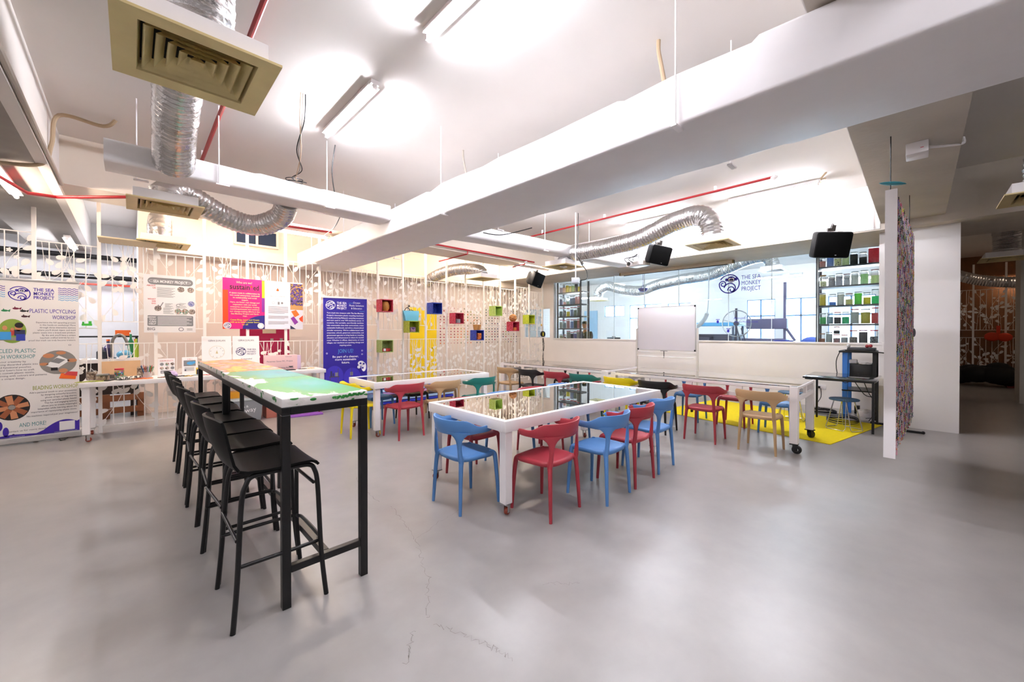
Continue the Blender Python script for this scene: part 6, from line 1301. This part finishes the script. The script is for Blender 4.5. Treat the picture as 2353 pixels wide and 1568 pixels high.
for sy in (-1, 1):   # hands: palm, four fingers, thumb
    hv = [(.27, sy * .17, 1.02), (.33, sy * .165, 1.015)]; he = [(0, 1)]; hr = [.026, (.03, .015)]
    for k in range(4):
        y = sy * .165 + (k - 1.5) * .019; L = (.05, .06, .055, .042)[k]; b0 = len(hv)
        hv += [(.345, y, 1.012), (.345 + L * .6, y, 1.005), (.345 + L, y, .985)]; he += [(1, b0), (b0, b0 + 1), (b0 + 1, b0 + 2)]; hr += [.0095, .009, .0075]
    b0 = len(hv); hv += [(.31, sy * .13, 1.01), (.345, sy * .115, 1.0)]; he += [(0, b0), (b0, b0 + 1)]; hr += [.012, .009]
    skin('hand', SKIN, hv, he, hr, pe, 2)
# ================================================================== kitchen corner behind the fence, left
ks = thing('kitchen_counter', 'grey counter with a dark base behind the fence on the left', 'counter', (-.4, 9.75, 0)); MB().box((0, 0, .96), (1.0, .6, .06)).obj('worktop', WMETAL, ks, smooth=0); MB().box((0, .03, .66), (.94, .52, .54)).obj('base', mat('dark brown cabinet', '#2E211A', .7), ks, smooth=0)
for x in (-.42, .42): MB().box((x, 0, .2), (.06, .5, .4)).obj('leg', mat('dark brown cabinet', '#2E211A', .7), ks, smooth=0)
fa = thing('faucet', 'tall arched grey faucet over the kitchen counter', 'faucet', (-.14, 9.62, .99)); MB().tube(curve_pts([(-.09, 0, 0), (-.09, 0, .28), (-.05, 0, .38), (0, 0, .41), (.05, 0, .38), (.09, 0, .28), (.09, 0, .22)]), .022, 10).obj('spout', mat('grey steel', '#8A8680', .35, .7), fa); MB().lathe((-.09, 0, 0), [(.05, 0), (.05, .02), (.025, .03)], 14).obj('base', STEEL, fa)
for i, (x, y, r_, h, c, l) in enumerate(((-.28, 9.7, .06, .3, '#4A3E66', 'dark violet bottle left of the faucet'), (.0, 9.75, .045, .42, '#2E8A5A', 'green bottle right of the faucet'), (.07, 9.62, .04, .34, '#B8D040', 'lime bottle on the kitchen counter'), (.06, 9.85, .05, .3, '#E8B828', 'yellow bottle at the end of the kitchen counter'), (-.36, 9.6, .06, .2, '#2A2A30', 'black pot on the kitchen counter'))):
    t = thing('bottle', l, 'bottle', (x, y, .99)); MB().lathe((0, 0, 0), [(.01, 0), (r_, .004), (r_, h * .62), (r_ * .35, h * .8), (r_ * .35, h)], 14).obj('bottle_body', mat('bottle ' + c, c, .3), t); MB().cyl((0, 0, h), (0, 0, h + .03), r_ * .4, 10).obj('cap', (ORNG, WMETAL, BLACK)[i % 3], t)
t = thing('bowl', 'light blue bowl on the kitchen counter below the faucet arch', 'bowl', (-.08, 9.5, .99)); MB().ball((0, 0, .07), .1, None, 16, 9, (1, .8, .75)).obj('bowl_body', mat('light blue bowl', '#5AA0C0', .3), t)
t = thing('toy_block', 'orange box high on the kitchen shelf', 'box', (-.1, 9.98, 1.38)); MB().box((0, 0, .05), (.2, .1, .1)).obj('body', ORNG, t, smooth=0)
t = thing('kitchen_shelf', 'dark kitchen shelf behind the faucet', 'shelf', (-.35, 10.05, 0)); MB().box((0, 0, 1.365), (.9, .2, .025)).obj('board', BLACK, t, smooth=0)
for x in (-.43, .43): MB().box((x, .06, .69), (.03, .05, 1.36)).obj('upright', BLACK, t, smooth=0)
pl = thing('pallet', 'brown timber pallet leaning low behind the fence', 'pallet', (-.3, 9.32, 0)); TIM = mat('old pallet wood', '#7A4A2C', .8, var=.2, vscale=8)
for z in (.14, .34): MB().box((0, 0, z), (.95, .025, .1)).obj('plank', TIM, pl, smooth=0)
for x in (-.42, 0, .42): MB().box((x, .06, .2), (.09, .09, .4)).obj('block', TIM, pl, smooth=0)
gs = MB().box((0, 0, 0), (.1, .012, .03)).box((.03, 0, .03), (.03, .012, .04)).box((-.035, 0, .025), (.02, .012, .03)); tag(gs.obj('green_clip', mat('bright green', '#3EB83A', .5), None, smooth=0, loc=(-.44, 8.1, 1.55)), 'small bright green clip on the fence beside the white banner', 'clip')
# ================================================================== dark corridor, right
sk = MB(); q = random.Random(8)
for k in range(9): sk.ball((q.uniform(-.35, .35), q.uniform(-.5, .5), .2 + q.uniform(0, .25)), q.uniform(.2, .32), None, 12, 8, (1, 1.1, .8))
tag(sk.obj('black_sacks', mat('black cloth', '#0B0B0C', .8), None, loc=(16.6, -1.2, 0.02)), 'heap of black sacks before the corridor fence', 'heap')
tag(MB().box((0, 0, .02), (1.2, 1.0, .04)).obj('red_mat', mat('dark red mat', '#7A1A16', .8), None, smooth=0, loc=(16.9, -2.1, 0)), 'dark red mat on the corridor floor by the fence', 'mat')
t = thing('red_bag', 'orange red bag hanging on the corridor fence', 'bag', (17.5, -1.55, 1.3)); MB().ball((0, -.11, 0), .15, None, 14, 9, (.4, 1, .8)).ball((0, .11, .01), .15, None, 14, 9, (.4, 1, .85)).obj('bag_body', mat('orange red cloth', '#E0401E', .6), t); MB().box((0, 0, .15), (.03, .07, .34)).obj('strap', mat('orange red cloth', '#E0401E', .6), t, smooth=0)
